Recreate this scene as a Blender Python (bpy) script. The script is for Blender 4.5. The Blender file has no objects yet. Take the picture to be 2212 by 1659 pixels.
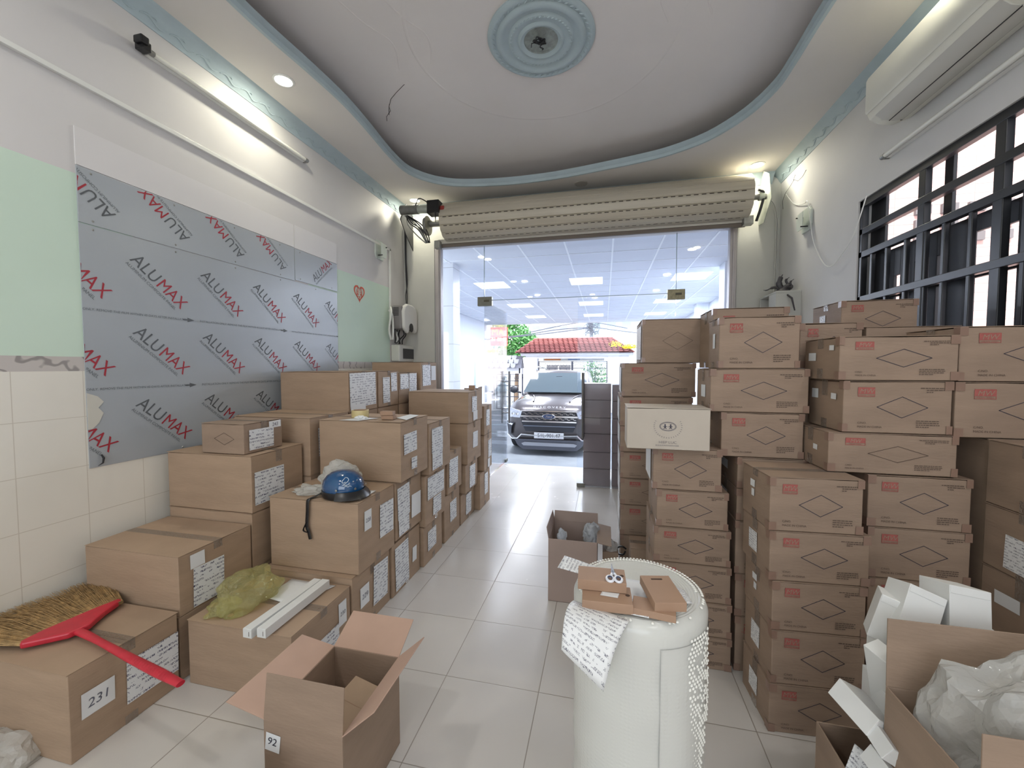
import bpy, bmesh, math, random
from mathutils import Vector, Matrix, noise
random.seed(7)
PI = math.pi
SC = bpy.context.scene
COL = SC.collection

# ------------------------------------------------------------------ camera, world, sun, exposure
cam_d = bpy.data.cameras.new('camera')
cam_d.sensor_width = 36.0
cam_d.lens = 875.0 / 2212.0 * 36.0
cam_d.clip_start = 0.02
cam_d.clip_end = 300
cam = bpy.data.objects.new('camera', cam_d)
cam.location = (0, 0, 1.5)
cam.rotation_euler = (PI / 2 - 0.0440, 0, 0.2240)
COL.objects.link(cam)
SC.camera = cam

world = bpy.data.worlds.new('daylight')
SC.world = world
world.use_nodes = True
_bg = world.node_tree.nodes['Background']
_bg.inputs[0].default_value = (0.86, 0.93, 1.0, 1)
_bg.inputs[1].default_value = 2.3

sun_d = bpy.data.lights.new('sun', 'SUN')
sun_d.energy = 4.5
sun_d.angle = 0.02
sun_d.color = (1.0, 0.96, 0.9)
sun = bpy.data.objects.new('sun', sun_d)
sun.rotation_euler = (math.radians(38), math.radians(-14), 0)
COL.objects.link(sun)

SC.view_settings.view_transform = 'Standard'
SC.view_settings.look = 'None'
SC.view_settings.gamma = 1.0
SC.view_settings.use_curve_mapping = False
SC.view_settings.exposure = 0.5

def area(name, loc, size, energy, color=(1, 1, 1), rot=(0, 0, 0), shape='DISK', size_y=None):
    d = bpy.data.lights.new(name, 'AREA')
    d.shape = shape; d.size = size
    if size_y: d.size_y = size_y
    d.energy = energy; d.color = color
    o = bpy.data.objects.new(name, d); o.location = loc; o.rotation_euler = rot
    COL.objects.link(o)
    return o

# ------------------------------------------------------------------ room measures
XL, XR, YF, YB = -2.62, 1.85, 5.02, -3.2
ZC, ZT = 3.58, 3.80
YZ = 3.12          # yard ceiling
GZ = -0.30         # driveway

# unseen fill lights added over and behind the camera to brighten the foreground
for _x, _y in ((-1.9, 0.35), (1.35, 0.35), (-1.9, -1.6), (1.35, -1.6), (-0.3, -2.4)):
    area('rear_fill_light', (_x, _y, ZC - 0.03), 0.16, 8, (1.0, 0.97, 0.93))
# fill lights added under the yard's ceiling panels, in place of daylight bounce
YARD_PANELS = [(-2.2, 7.9), (-0.35, 7.9), (1.5, 7.9), (-2.2, 10.7), (-0.35, 10.7), (1.5, 10.7), (-2.2, 13.2), (-0.35, 13.2), (1.5, 13.2)]
for _x, _y in YARD_PANELS:
    area('yard_fill_light', (_x, _y, YZ - 0.04), 0.6, 62, (0.88, 0.92, 1.0), shape='RECTANGLE', size_y=0.6)

# ------------------------------------------------------------------ materials
_M = {}
def srgb(r, g, b):
    f = lambda c: (c / 255 / 12.92) if c <= 10.3 else ((c / 255 + 0.055) / 1.055) ** 2.4
    return (f(r), f(g), f(b), 1)

def nt(name):
    m = bpy.data.materials.new(name); m.use_nodes = True
    t = m.node_tree
    return m, t, t.nodes, t.links, t.nodes['Principled BSDF']

def mat(name, col, rough=0.6, metal=0.0, var=0.0, scale=6.0, bump=0.0, bscale=60.0, stretch=None, spec=None, coat=0, emis=None, estr=0, col2=None):
    if name in _M: return _M[name]
    m, t, N, L, P = nt(name)
    P.inputs['Roughness'].default_value = rough
    P.inputs['Metallic'].default_value = metal
    if spec is not None: P.inputs['Specular IOR Level'].default_value = spec
    if coat: P.inputs['Coat Weight'].default_value = coat
    tc = N.new('ShaderNodeTexCoord')
    vec = tc.outputs['Object']
    if stretch:
        mp = N.new('ShaderNodeMapping'); mp.inputs['Scale'].default_value = stretch
        L.new(vec, mp.inputs[0]); vec = mp.outputs[0]
    nz = N.new('ShaderNodeTexNoise'); nz.inputs['Scale'].default_value = scale; nz.inputs['Detail'].default_value = 5
    L.new(vec, nz.inputs['Vector'])
    mx = N.new('ShaderNodeMix'); mx.data_type = 'RGBA'
    c2 = col2 if col2 else tuple(c * (1 - var) for c in col[:3]) + (1,)
    c1 = col if col2 else tuple(min(1, c * (1 + var)) for c in col[:3]) + (1,)
    mx.inputs[6].default_value = c2; mx.inputs[7].default_value = c1
    rp = N.new('ShaderNodeValToRGB'); rp.color_ramp.elements[0].position = 0.3; rp.color_ramp.elements[1].position = 0.7
    L.new(nz.outputs['Fac'], rp.inputs[0]); L.new(rp.outputs[0], mx.inputs[0])
    L.new(mx.outputs[2], P.inputs['Base Color'])
    if bump:
        n2 = N.new('ShaderNodeTexNoise'); n2.inputs['Scale'].default_value = bscale
        L.new(vec, n2.inputs['Vector'])
        b = N.new('ShaderNodeBump'); b.inputs['Strength'].default_value = bump; b.inputs['Distance'].default_value = 0.01
        L.new(n2.outputs['Fac'], b.inputs['Height']); L.new(b.outputs[0], P.inputs['Normal'])
    if emis:
        P.inputs['Emission Color'].default_value = emis; P.inputs['Emission Strength'].default_value = estr
    _M[name] = m
    return m

def math_node(N, L, op, a, b=None, clamp=False):
    n = N.new('ShaderNodeMath'); n.operation = op; n.use_clamp = clamp
    for i, v in enumerate((a, b)):
        if v is None: continue
        if isinstance(v, (int, float)): n.inputs[i].default_value = v
        else: L.new(v, n.inputs[i])
    return n.outputs[0]

def grid_mat(name, col, grout, ax, ay, sx, sy, ox, oy, w, rough=0.3, var=0.04, grough=0.7, bumpy=0.3, tilevar=0.0):
    """tiles: axes ax, ay of object space, pitch sx, sy, origin ox, oy, joint half width w (m)"""
    m, t, N, L, P = nt(name)
    tc = N.new('ShaderNodeTexCoord'); sp = N.new('ShaderNodeSeparateXYZ'); L.new(tc.outputs['Object'], sp.inputs[0])
    ds = []; cells = []
    for a, s, o in ((ax, sx, ox), (ay, sy, oy)):
        u = math_node(N, L, 'DIVIDE', math_node(N, L, 'SUBTRACT', sp.outputs[a], o), s)
        fr = math_node(N, L, 'FRACT', u)
        cells.append(math_node(N, L, 'FLOOR', u))
        d = math_node(N, L, 'MINIMUM', fr, math_node(N, L, 'SUBTRACT', 1.0, fr))
        ds.append(math_node(N, L, 'MULTIPLY', d, s))
    d = math_node(N, L, 'MINIMUM', ds[0], ds[1])
    k = math_node(N, L, 'DIVIDE', d, w, True)
    k = math_node(N, L, 'SMOOTH_MIN', k, 1.0)
    nz = N.new('ShaderNodeTexNoise'); nz.inputs['Scale'].default_value = 3; nz.inputs['Detail'].default_value = 6
    L.new(tc.outputs['Object'], nz.inputs['Vector'])
    cx = N.new('ShaderNodeCombineXYZ'); L.new(cells[0], cx.inputs[0]); L.new(cells[1], cx.inputs[1])
    wn = N.new('ShaderNodeTexWhiteNoise'); L.new(cx.outputs[0], wn.inputs['Vector'])
    f = math_node(N, L, 'ADD', math_node(N, L, 'MULTIPLY', nz.outputs['Fac'], 1.0), math_node(N, L, 'MULTIPLY', wn.outputs['Value'], tilevar))
    mx = N.new('ShaderNodeMix'); mx.data_type = 'RGBA'
    mx.inputs[6].default_value = tuple(c * (1 - var * 2) for c in col[:3]) + (1,)
    mx.inputs[7].default_value = tuple(min(1, c * (1 + var * 2)) for c in col[:3]) + (1,)
    L.new(f, mx.inputs[0])
    m2 = N.new('ShaderNodeMix'); m2.data_type = 'RGBA'; m2.inputs[6].default_value = grout
    L.new(k, m2.inputs[0]); L.new(mx.outputs[2], m2.inputs[7]); L.new(m2.outputs[2], P.inputs['Base Color'])
    r = math_node(N, L, 'ADD', math_node(N, L, 'MULTIPLY', k, rough - grough), grough)
    r = math_node(N, L, 'ADD', r, math_node(N, L, 'MULTIPLY', math_node(N, L, 'SUBTRACT', nz.outputs['Fac'], 0.5), 0.18))
    L.new(r, P.inputs['Roughness'])
    b = N.new('ShaderNodeBump'); b.inputs['Strength'].default_value = bumpy; b.inputs['Distance'].default_value = 0.003
    L.new(k, b.inputs['Height']); L.new(b.outputs[0], P.inputs['Normal'])
    return m

def glass_mat(name, tint=(0.97, 0.98, 1.0), ior=1.45, refl=0.8, film=0.0, filmcol=(1, 1, 1)):
    if name in _M: return _M[name]
    m, t, N, L, P = nt(name); N.remove(P)
    out = N['Material Output']
    tr = N.new('ShaderNodeBsdfTransparent'); tr.inputs[0].default_value = tint + (1,)
    gl = N.new('ShaderNodeBsdfGlossy'); gl.inputs['Roughness'].default_value = 0.03
    fr = N.new('ShaderNodeFresnel'); fr.inputs[0].default_value = ior
    mx = N.new('ShaderNodeMixShader')
    L.new(math_node(N, L, 'MULTIPLY', fr.outputs[0], refl), mx.inputs[0]); L.new(tr.outputs[0], mx.inputs[1]); L.new(gl.outputs[0], mx.inputs[2])
    res = mx.outputs[0]
    if film:
        df = N.new('ShaderNodeBsdfDiffuse'); df.inputs[0].default_value = filmcol + (1,)
        m2 = N.new('ShaderNodeMixShader'); m2.inputs[0].default_value = film
        L.new(res, m2.inputs[1]); L.new(df.outputs[0], m2.inputs[2]); res = m2.outputs[0]
    L.new(res, out.inputs[0])
    _M[name] = m
    return m

def film_mat(name, tint, diff, body=0.25, rough=0.12, bump=0.6, scale=30, facing=0.22):
    """crumpled plastic film: transparent + translucent white + gloss"""
    if name in _M: return _M[name]
    m, t, N, L, P = nt(name); N.remove(P)
    out = N['Material Output']
    tc = N.new('ShaderNodeTexCoord')
    nz = N.new('ShaderNodeTexNoise'); nz.inputs['Scale'].default_value = scale; nz.inputs['Detail'].default_value = 3; nz.inputs['Distortion'].default_value = 1.2
    L.new(tc.outputs['Object'], nz.inputs['Vector'])
    bp = N.new('ShaderNodeBump'); bp.inputs['Strength'].default_value = bump; bp.inputs['Distance'].default_value = 0.02
    L.new(nz.outputs['Fac'], bp.inputs['Height'])
    tr = N.new('ShaderNodeBsdfTransparent'); tr.inputs[0].default_value = tint + (1,)
    df = N.new('ShaderNodeBsdfDiffuse'); df.inputs[0].default_value = diff + (1,); L.new(bp.outputs[0], df.inputs['Normal'])
    tl = N.new('ShaderNodeBsdfTranslucent'); tl.inputs[0].default_value = diff + (1,); L.new(bp.outputs[0], tl.inputs['Normal'])
    gl = N.new('ShaderNodeBsdfGlossy'); gl.inputs['Roughness'].default_value = rough; L.new(bp.outputs[0], gl.inputs['Normal'])
    fr = N.new('ShaderNodeLayerWeight'); fr.inputs['Blend'].default_value = facing; L.new(bp.outputs[0], fr.inputs['Normal'])
    a = N.new('ShaderNodeMixShader'); a.inputs[0].default_value = 0.5; L.new(df.outputs[0], a.inputs[1]); L.new(tl.outputs[0], a.inputs[2])
    b = N.new('ShaderNodeMixShader'); b.inputs[0].default_value = body; L.new(tr.outputs[0], b.inputs[1]); L.new(a.outputs[0], b.inputs[2])
    c = N.new('ShaderNodeMixShader'); L.new(math_node(N, L, 'MULTIPLY', fr.outputs['Fresnel'], 0.8, True), c.inputs[0]); L.new(b.outputs[0], c.inputs[1]); L.new(gl.outputs[0], c.inputs[2])
    L.new(c.outputs[0], out.inputs[0])
    _M[name] = m
    return m

def scribble_mat(name, paper=(0.72, 0.74, 0.76), ink=(0.05, 0.05, 0.12), pitch=0.019, dens=0.48, vs=165, thr=0.09):
    """paper with rows of handwriting; UV in metres"""
    if name in _M: return _M[name]
    m, t, N, L, P = nt(name)
    uv = N.new('ShaderNodeUVMap'); sp = N.new('ShaderNodeSeparateXYZ'); L.new(uv.outputs[0], sp.inputs[0])
    v = math_node(N, L, 'DIVIDE', sp.outputs[1], pitch)
    fr = math_node(N, L, 'FRACT', v); row = math_node(N, L, 'FLOOR', v)
    oi = N.new('ShaderNodeObjectInfo')
    cx = N.new('ShaderNodeCombineXYZ')
    L.new(math_node(N, L, 'ADD', sp.outputs[0], math_node(N, L, 'MULTIPLY', oi.outputs['Random'], 31.0)), cx.inputs[0])
    L.new(math_node(N, L, 'MULTIPLY', sp.outputs[1], 0.75), cx.inputs[1]); L.new(row, cx.inputs[2])
    vo = N.new('ShaderNodeTexVoronoi'); vo.feature = 'DISTANCE_TO_EDGE'; vo.inputs['Scale'].default_value = vs
    L.new(cx.outputs[0], vo.inputs['Vector'])
    stroke = math_node(N, L, 'LESS_THAN', vo.outputs['Distance'], thr)
    band = math_node(N, L, 'MULTIPLY', math_node(N, L, 'GREATER_THAN', fr, 0.22), math_node(N, L, 'LESS_THAN', fr, 0.72))
    nz = N.new('ShaderNodeTexNoise'); nz.inputs['Scale'].default_value = vs * .22; nz.inputs['Detail'].default_value = 0
    L.new(cx.outputs[0], nz.inputs['Vector'])
    word = math_node(N, L, 'GREATER_THAN', nz.outputs['Fac'], dens)
    k = math_node(N, L, 'MULTIPLY', math_node(N, L, 'MULTIPLY', stroke, band), word)
    mx = N.new('ShaderNodeMix'); mx.data_type = 'RGBA'; mx.inputs[6].default_value = paper + (1,); mx.inputs[7].default_value = ink + (1,)
    L.new(k, mx.inputs[0]); L.new(mx.outputs[2], P.inputs['Base Color']); P.inputs['Roughness'].default_value = 0.45
    _M[name] = m
    return m

CARD = mat('cardboard', srgb(163, 139, 117), 0.75, var=0.09, scale=3.5, bump=0.12, bscale=25, stretch=(1, 1, 5))
CARD_D = mat('cardboard_brown', srgb(148, 127, 110), 0.7, var=0.10, scale=4, bump=0.1, bscale=30, stretch=(1, 1, 4))
CARD_P = mat('cardboard_pinkish', srgb(180, 150, 133), 0.8, var=0.06, scale=5)
CARD_W = mat('cardboard_pale', srgb(190, 180, 168), 0.6, var=0.05, scale=4)
CARD_K = mat('cardboard_kraft', srgb(160, 130, 108), 0.65, var=0.06, scale=8)
TAPE = film_mat('clear_tape', (0.93, 0.90, 0.87), (0.84, 0.78, 0.71), 0.30, 0.09, 0.9, 70, 0.16)
TAPE_B = mat('brown_tape', srgb(138, 112, 98), 0.3, var=0.08, scale=12)
PAPER = mat('paper', srgb(222, 224, 226), 0.6, var=0.02)
NOTE = scribble_mat('handwritten_note')
NOTE2 = scribble_mat('printed_receipt', (0.74, 0.75, 0.76), (0.12, 0.12, 0.16), 0.0105, 0.46, 340, 0.08)
INK = mat('ink_black', (0.03, 0.03, 0.05, 1), 0.6)
INK_G = mat('ink_faint', srgb(92, 76, 66), 0.7)
RED = mat('ink_red', srgb(160, 88, 82), 0.7, var=0.12, scale=60)
WHITE = mat('white_plastic', srgb(225, 226, 222), 0.35, var=0.02)
WHITE_C = mat('white_card', srgb(218, 219, 218), 0.5, var=0.015)
DARK = mat('dark_metal', (0.03, 0.03, 0.035, 1), 0.45, 0.3, var=0.3)
BLACKP = mat('black_plastic', (0.012, 0.012, 0.014, 1), 0.3)
STEEL = mat('grey_steel', srgb(150, 150, 146), 0.4, 0.7, var=0.15, scale=20)

# ------------------------------------------------------------------ mesh helpers
class MB:
    def __init__(s): s.v = []; s.f = []; s.mi = []; s.uv = {}; s.mats = []
    def m(s, mt):
        if mt not in s.mats: s.mats.append(mt)
        return s.mats.index(mt)
    def add(s, vs, fs, mt, uvs=None):
        b = len(s.v); s.v += [tuple(x) for x in vs]; i = s.m(mt)
        for k, f in enumerate(fs):
            s.f.append([b + j for j in f]); s.mi.append(i)
            if uvs: s.uv[len(s.f) - 1] = uvs[k]
        return s
    def box(s, x0, x1, y0, y1, z0, z1, mt, M=None, jit=0):
        vs = [Vector((x, y, z)) for z in (z0, z1) for y in (y0, y1) for x in (x0, x1)]
        if jit: vs = [v + Vector([random.uniform(-jit, jit) for _ in range(3)]) for v in vs]
        if M: vs = [M @ v for v in vs]
        return s.add(vs, [(0, 2, 3, 1), (4, 5, 7, 6), (0, 1, 5, 4), (2, 6, 7, 3), (0, 4, 6, 2), (1, 3, 7, 5)], mt)
    def quad(s, a, b, c, d, mt, uv=None):
        return s.add([a, b, c, d], [(0, 1, 2, 3)], mt, [uv] if uv else None)
    def slab(s, pts, n, th, mt):
        """polygon pts extruded by vector n*th"""
        k = len(pts); n = Vector(n) * th
        vs = [Vector(p) for p in pts] + [Vector(p) + n for p in pts]
        fs = [tuple(range(k - 1, -1, -1)), tuple(range(k, 2 * k))] + [(i, (i + 1) % k, k + (i + 1) % k, k + i) for i in range(k)]
        return s.add(vs, fs, mt)
    def tube(s, pts, r, mt, n=8, closed=False, caps=True, flat=1.0):
        pts = [Vector(p) for p in pts]; K = len(pts)
        rs = r if isinstance(r, (list, tuple)) else [r] * K
        vs = []; up = None
        for i, p in enumerate(pts):
            a = pts[(i - 1) % K] if (closed or i > 0) else p; b = pts[(i + 1) % K] if (closed or i < K - 1) else p
            d = (b - a); d = d.normalized() if d.length > 1e-9 else Vector((0, 0, 1))
            if up is None:
                up = Vector((0, 0, 1)) if abs(d.z) < 0.9 else Vector((1, 0, 0))
            e = d.cross(up)
            e = e.normalized() if e.length > 1e-6 else Vector((1, 0, 0))
            up = e.cross(d).normalized()
            for j in range(n):
                t = 2 * PI * j / n
                vs.append(p + e * math.cos(t) * rs[i] + up * math.sin(t) * rs[i] * flat)
        fs = []
        for i in range(K if closed else K - 1):
            for j in range(n):
                a = i * n + j; b = i * n + (j + 1) % n; c = ((i + 1) % K) * n + (j + 1) % n; d = ((i + 1) % K) * n + j
                fs.append((a, b, c, d))
        if caps and not closed:
            fs.append(tuple(range(n - 1, -1, -1))); fs.append(tuple((K - 1) * n + j for j in range(n)))
        return s.add(vs, fs, mt)
    def lathe(s, prof, mt, cen=(0, 0, 0), axis='Z', n=32, M=None, sx=1, sy=1, a0=0, a1=2 * PI):
        vs = []; full = abs(a1 - a0 - 2 * PI) < 1e-6; nn = n if full else n + 1
        for r, h in prof:
            for j in range(nn):
                t = a0 + (a1 - a0) * j / n
                c, d = r * math.cos(t) * sx, r * math.sin(t) * sy
                p = {'Z': (c, d, h), 'X': (h, c, d), 'Y': (c, h, d)}[axis]
                p = Vector(p) + Vector(cen)
                vs.append(M @ p if M else p)
        fs = []
        for i in range(len(prof) - 1):
            for j in range(n):
                j2 = (j + 1) % nn
                fs.append((i * nn + j, i * nn + j2, (i + 1) * nn + j2, (i + 1) * nn + j))
        return s.add(vs, fs, mt)
    def extr(s, prof, a, b, mt, axis='Y', caps=True):
        """2-D profile (list of (p,q)) extruded along an axis from a to b"""
        f = {'Y': lambda p, q, t: (p, t, q), 'X': lambda p, q, t: (t, p, q), 'Z': lambda p, q, t: (p, q, t)}[axis]
        k = len(prof)
        vs = [f(p, q, a) for p, q in prof] + [f(p, q, b) for p, q in prof]
        fs = [(i, (i + 1) % k, k + (i + 1) % k, k + i) for i in range(k)]
        if caps: fs += [tuple(range(k - 1, -1, -1)), tuple(range(k, 2 * k))]
        return s.add(vs, fs, mt)
    def text(s, st, o, u, v, size, mt, shear=0, bold=0.0, align='LEFT', squash=1.0, clip=None):
        vs, fs = text_geo(st, shear, 0, align)
        o, u, v = Vector(o), Vector(u).normalized(), Vector(v).normalized()
        return s.add([o + u * (x * size * squash) + v * (y * size) for x, y in vs], fs, mt)
    def build(s, name, parent=None, smooth=False, bevel=0, mats=None, weld=False):
        me = bpy.data.meshes.new(name)
        me.from_pydata(s.v, [], s.f)
        for m in (s.mats): me.materials.append(m)
        me.polygons.foreach_set('material_index', s.mi)
        if s.uv:
            ul = me.uv_layers.new(name='UVMap')
            for fi, uvs in s.uv.items():
                p = me.polygons[fi]
                for li, c in zip(p.loop_indices, uvs): ul.data[li].uv = c
        bm = bmesh.new(); bm.from_mesh(me)
        if weld: bmesh.ops.remove_doubles(bm, verts=bm.verts, dist=1e-5)
        bmesh.ops.recalc_face_normals(bm, faces=bm.faces)
        bm.to_mesh(me); bm.free()
        if smooth:
            me.polygons.foreach_set('use_smooth', [True] * len(me.polygons))
            try: me.set_sharp_from_angle(angle=math.radians(smooth if smooth is not True else 40))
            except Exception: pass
        o = bpy.data.objects.new(name, me); COL.objects.link(o)
        if bevel:
            b = o.modifiers.new('bevel', 'BEVEL'); b.width = bevel; b.segments = 2; b.limit_method = 'ANGLE'; b.angle_limit = 0.6
        if parent:
            o.parent = parent
            if parent.type == 'EMPTY': o.matrix_parent_inverse = Matrix()
        return o

_T = {}
def text_geo(st, shear=0, bold=0.0, align='LEFT'):
    k = (st, shear, bold, align)
    if k in _T: return _T[k]
    c = bpy.data.curves.new('t', 'FONT'); c.body = st; c.size = 1; c.shear = shear; c.offset = bold; c.align_x = align; c.resolution_u = 3
    o = bpy.data.objects.new('t', c); COL.objects.link(o)
    dg = bpy.context.evaluated_depsgraph_get(); dg.update()
    me = bpy.data.meshes.new_from_object(o.evaluated_get(dg))
    r = ([(v.co.x, v.co.y) for v in me.vertices], [tuple(p.vertices) for p in me.polygons])
    bpy.data.objects.remove(o); bpy.data.curves.remove(c); bpy.data.meshes.remove(me)
    _T[k] = r
    return r

def tag(o, label, cat, group=None, kind=None):
    o['label'] = label; o['category'] = cat
    if group: o['group'] = group
    if kind: o['kind'] = kind
    return o
def thing(name, label, cat, loc=(0, 0, 0), rz=0, group=None, rot=None):
    o = bpy.data.objects.new(name, None); o.empty_display_size = 0.05
    o.location = loc; o.rotation_euler = rot if rot else (0, 0, rz); COL.objects.link(o)
    return tag(o, label, cat, group)
def struct(o, label=None):
    o['kind'] = 'structure'
    if label: o['label'] = label
    return o
def cr(pts, n=6, closed=False):
    """Catmull-Rom through points"""
    P = [Vector(p) for p in pts]; K = len(P); out = []
    R = range(K if closed else K - 1)
    for i in R:
        p0 = P[(i - 1) % K] if (closed or i > 0) else P[i]; p1 = P[i]; p2 = P[(i + 1) % K]; p3 = P[(i + 2) % K] if (closed or i < K - 2) else p2
        for j in range(n):
            t = j / n
            out.append(0.5 * ((2 * p1) + (p2 - p0) * t + (2 * p0 - 5 * p1 + 4 * p2 - p3) * t * t + (3 * p1 - p0 - 3 * p2 + p3) * t ** 3))
    if not closed: out.append(P[-1])
    return out
# ================================================================== THE ROOM
FLOOR = grid_mat('floor_tiles', srgb(202, 198, 193), srgb(128, 118, 106), 0, 1, 0.4525, 0.4425, -0.733, 1.340, 0.0035, rough=0.2, var=0.03, tilevar=0.35)
WALLP = mat('wall_paint', srgb(206, 205, 204), 0.7, var=0.03, scale=2.5, bump=0.05, bscale=60)
CEILP = mat('ceiling_paint', srgb(214, 210, 206), 0.75, var=0.025, scale=2)
CEILP2 = mat('ceiling_upper_paint', srgb(224, 219, 217), 0.8, var=0.03, scale=1.5)
BLUE = mat('blue_trim_paint', srgb(172, 188, 194), 0.6, var=0.04, scale=8)
GREEN = mat('mint_paint', srgb(205, 224, 208), 0.65, var=0.03, scale=3)
PLAST = mat('plaster_grey', srgb(190, 190, 184), 0.75, var=0.05, scale=2.5)

def wallmat():
    """left wall: tiles below, marbled border band, paint above"""
    m, t, N, L, P = nt('left_wall_finish')
    tc = N.new('ShaderNodeTexCoord'); sp = N.new('ShaderNodeSeparateXYZ'); L.new(tc.outputs['Object'], sp.inputs[0])
    y, z = sp.outputs[1], sp.outputs[2]
    def line(v, o, s, w):
        fr = math_node(N, L, 'FRACT', math_node(N, L, 'DIVIDE', math_node(N, L, 'SUBTRACT', v, o), s))
        d = math_node(N, L, 'MULTIPLY', math_node(N, L, 'MINIMUM', fr, math_node(N, L, 'SUBTRACT', 1.0, fr)), s)
        return math_node(N, L, 'LESS_THAN', d, w)
    g = math_node(N, L, 'MAXIMUM', line(y, 1.02, 0.262, 0.0018), line(z, 0.22, 0.255, 0.0018))
    def mix(f, a, b):
        x = N.new('ShaderNodeMix'); x.data_type = 'RGBA'
        if isinstance(f, float): x.inputs[0].default_value = f
        else: L.new(f, x.inputs[0])
        for i, c in ((6, a), (7, b)):
            if isinstance(c, tuple): x.inputs[i].default_value = c
            else: L.new(c, x.inputs[i])
        return x.outputs[2]
    nz = N.new('ShaderNodeTexNoise'); nz.inputs['Scale'].default_value = 2.0; nz.inputs['Detail'].default_value = 4; L.new(tc.outputs['Object'], nz.inputs['Vector'])
    tile = mix(nz.outputs['Fac'], srgb(218, 214, 204), srgb(236, 233, 224))
    tile = mix(g, tile, srgb(206, 200, 188))
    vo = N.new('ShaderNodeTexWave'); vo.wave_type = 'RINGS'; vo.inputs['Scale'].default_value = 2.6; vo.inputs['Distortion'].default_value = 9; vo.inputs['Detail'].default_value = 2; vo.inputs['Detail Scale'].default_value = 3
    L.new(tc.outputs['Object'], vo.inputs['Vector'])
    rp = N.new('ShaderNodeValToRGB'); rp.color_ramp.elements[0].position = 0.03; rp.color_ramp.elements[1].position = 0.16
    rp.color_ramp.elements[0].color = srgb(150, 145, 143); rp.color_ramp.elements[1].color = srgb(196, 190, 186)
    L.new(vo.outputs['Fac'], rp.inputs[0])
    paint = mix(nz.outputs['Fac'], srgb(200, 198, 197), srgb(214, 212, 211))
    # mint areas of older paint left and right of the metal sheets
    nzy = math_node(N, L, 'MULTIPLY', math_node(N, L, 'SUBTRACT', nz.outputs['Fac'], 0.5), 0.02)
    zz = math_node(N, L, 'ADD', z, nzy)
    gm = math_node(N, L, 'MULTIPLY', math_node(N, L, 'LESS_THAN', zz, 2.475), math_node(N, L, 'MAXIMUM', math_node(N, L, 'MULTIPLY', math_node(N, L, 'GREATER_THAN', y, 3.2), math_node(N, L, 'LESS_THAN', y, 4.62)), math_node(N, L, 'LESS_THAN', y, 1.8)))
    paint = mix(gm, paint, mix(nz.outputs['Fac'], srgb(192, 212, 196), srgb(208, 228, 212)))
    inb = math_node(N, L, 'MULTIPLY', math_node(N, L, 'GREATER_THAN', z, 1.475), math_node(N, L, 'LESS_THAN', z, 1.548))
    below = math_node(N, L, 'LESS_THAN', z, 1.475)
    c = mix(below, paint, tile)
    c = mix(inb, c, rp.outputs[0])
    L.new(c, P.inputs['Base Color'])
    r = math_node(N, L, 'SUBTRACT', 0.65, math_node(N, L, 'MULTIPLY', math_node(N, L, 'MAXIMUM', below, inb), 0.38))
    L.new(r, P.inputs['Roughness'])
    b = N.new('ShaderNodeBump'); b.inputs['Strength'].default_value = 0.3; b.inputs['Distance'].default_value = 0.002
    L.new(math_node(N, L, 'MULTIPLY', g, -1.0), b.inputs['Height'])
    return m
LW = wallmat()

# floor, walls
struct(MB().box(XL - .1, XR + .1, YB, 5.98, -0.06, 0, FLOOR).build('floor'))
struct(MB().box(XL - .12, XL, YB, YF, 0, ZT + .02, LW).build('wall_left'))
struct(MB().box(XL - .12, XR + .12, YB - .12, YB, 0, 1.0, WALLP).box(XL - .12, XR + .12, YB - .12, YB, 3.0, ZT, WALLP).box(XL - .12, -1.9, YB - .12, YB, 1.0, 3.0, WALLP).box(1.2, XR + .12, YB - .12, YB, 1.0, 3.0, WALLP).build('wall_back'))  # opening in the unseen back wall is added for the fill light
# front wall around the shop front
fw = MB()
fw.box(XL, -2.19, YF, YF + .16, 0, ZT, PLAST); fw.box(1.43, XR + .12, YF, YF + .16, 0, ZT, PLAST); fw.box(-2.19, 1.43, YF, YF + .16, 3.10, ZT, PLAST)
struct(fw.build('wall_front'))
# right wall with the window opening y 1.6..3.6, z 1.05..2.73
WY0, WY1, WZ0, WZ1 = 1.35, 3.6, 1.05, 2.73
rw = MB()
rw.box(XR, XR + .12, YB, WY0, 0, ZT, WALLP); rw.box(XR, XR + .12, WY1, YF, 0, ZT, WALLP)
rw.box(XR, XR + .12, WY0, WY1, 0, WZ0, WALLP); rw.box(XR, XR + .12, WY0, WY1, WZ1, ZT, WALLP)
# old patch of paint edge above the window
struct(rw.build('wall_right'))

# ceilings: upper slab, dropped border with rounded opening, blue fascia
PTS = [(-2.05, 2.94), (-2.07, 3.30), (-2.11, 3.75), (-2.09, 4.12), (-1.90, 4.40), (-1.60, 4.55), (-1.09, 4.62), (-0.55, 4.60), (-0.05, 4.51), (0.35, 4.42), (0.62, 4.33), (0.92, 4.14), (1.14, 3.84), (1.25, 3.52), (1.265, 3.25), (1.262, 2.94)]
PTS = PTS + [(x, 5.88 - y) for x, y in reversed(PTS[1:-1])]
RING = [(p.x, p.y) for p in cr([(x, y, 0) for x, y in PTS], 4, True)]
cx0, cy0 = -0.40, 2.94
def ray_rect(x, y, x0, x1, y0, y1):
    dx, dy = x - cx0, y - cy0; t = 1e9
    if dx > 1e-9: t = min(t, (x1 - cx0) / dx)
    if dx < -1e-9: t = min(t, (x0 - cx0) / dx)
    if dy > 1e-9: t = min(t, (y1 - cy0) / dy)
    if dy < -1e-9: t = min(t, (y0 - cy0) / dy)
    return (cx0 + dx * t, cy0 + dy * t)
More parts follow.
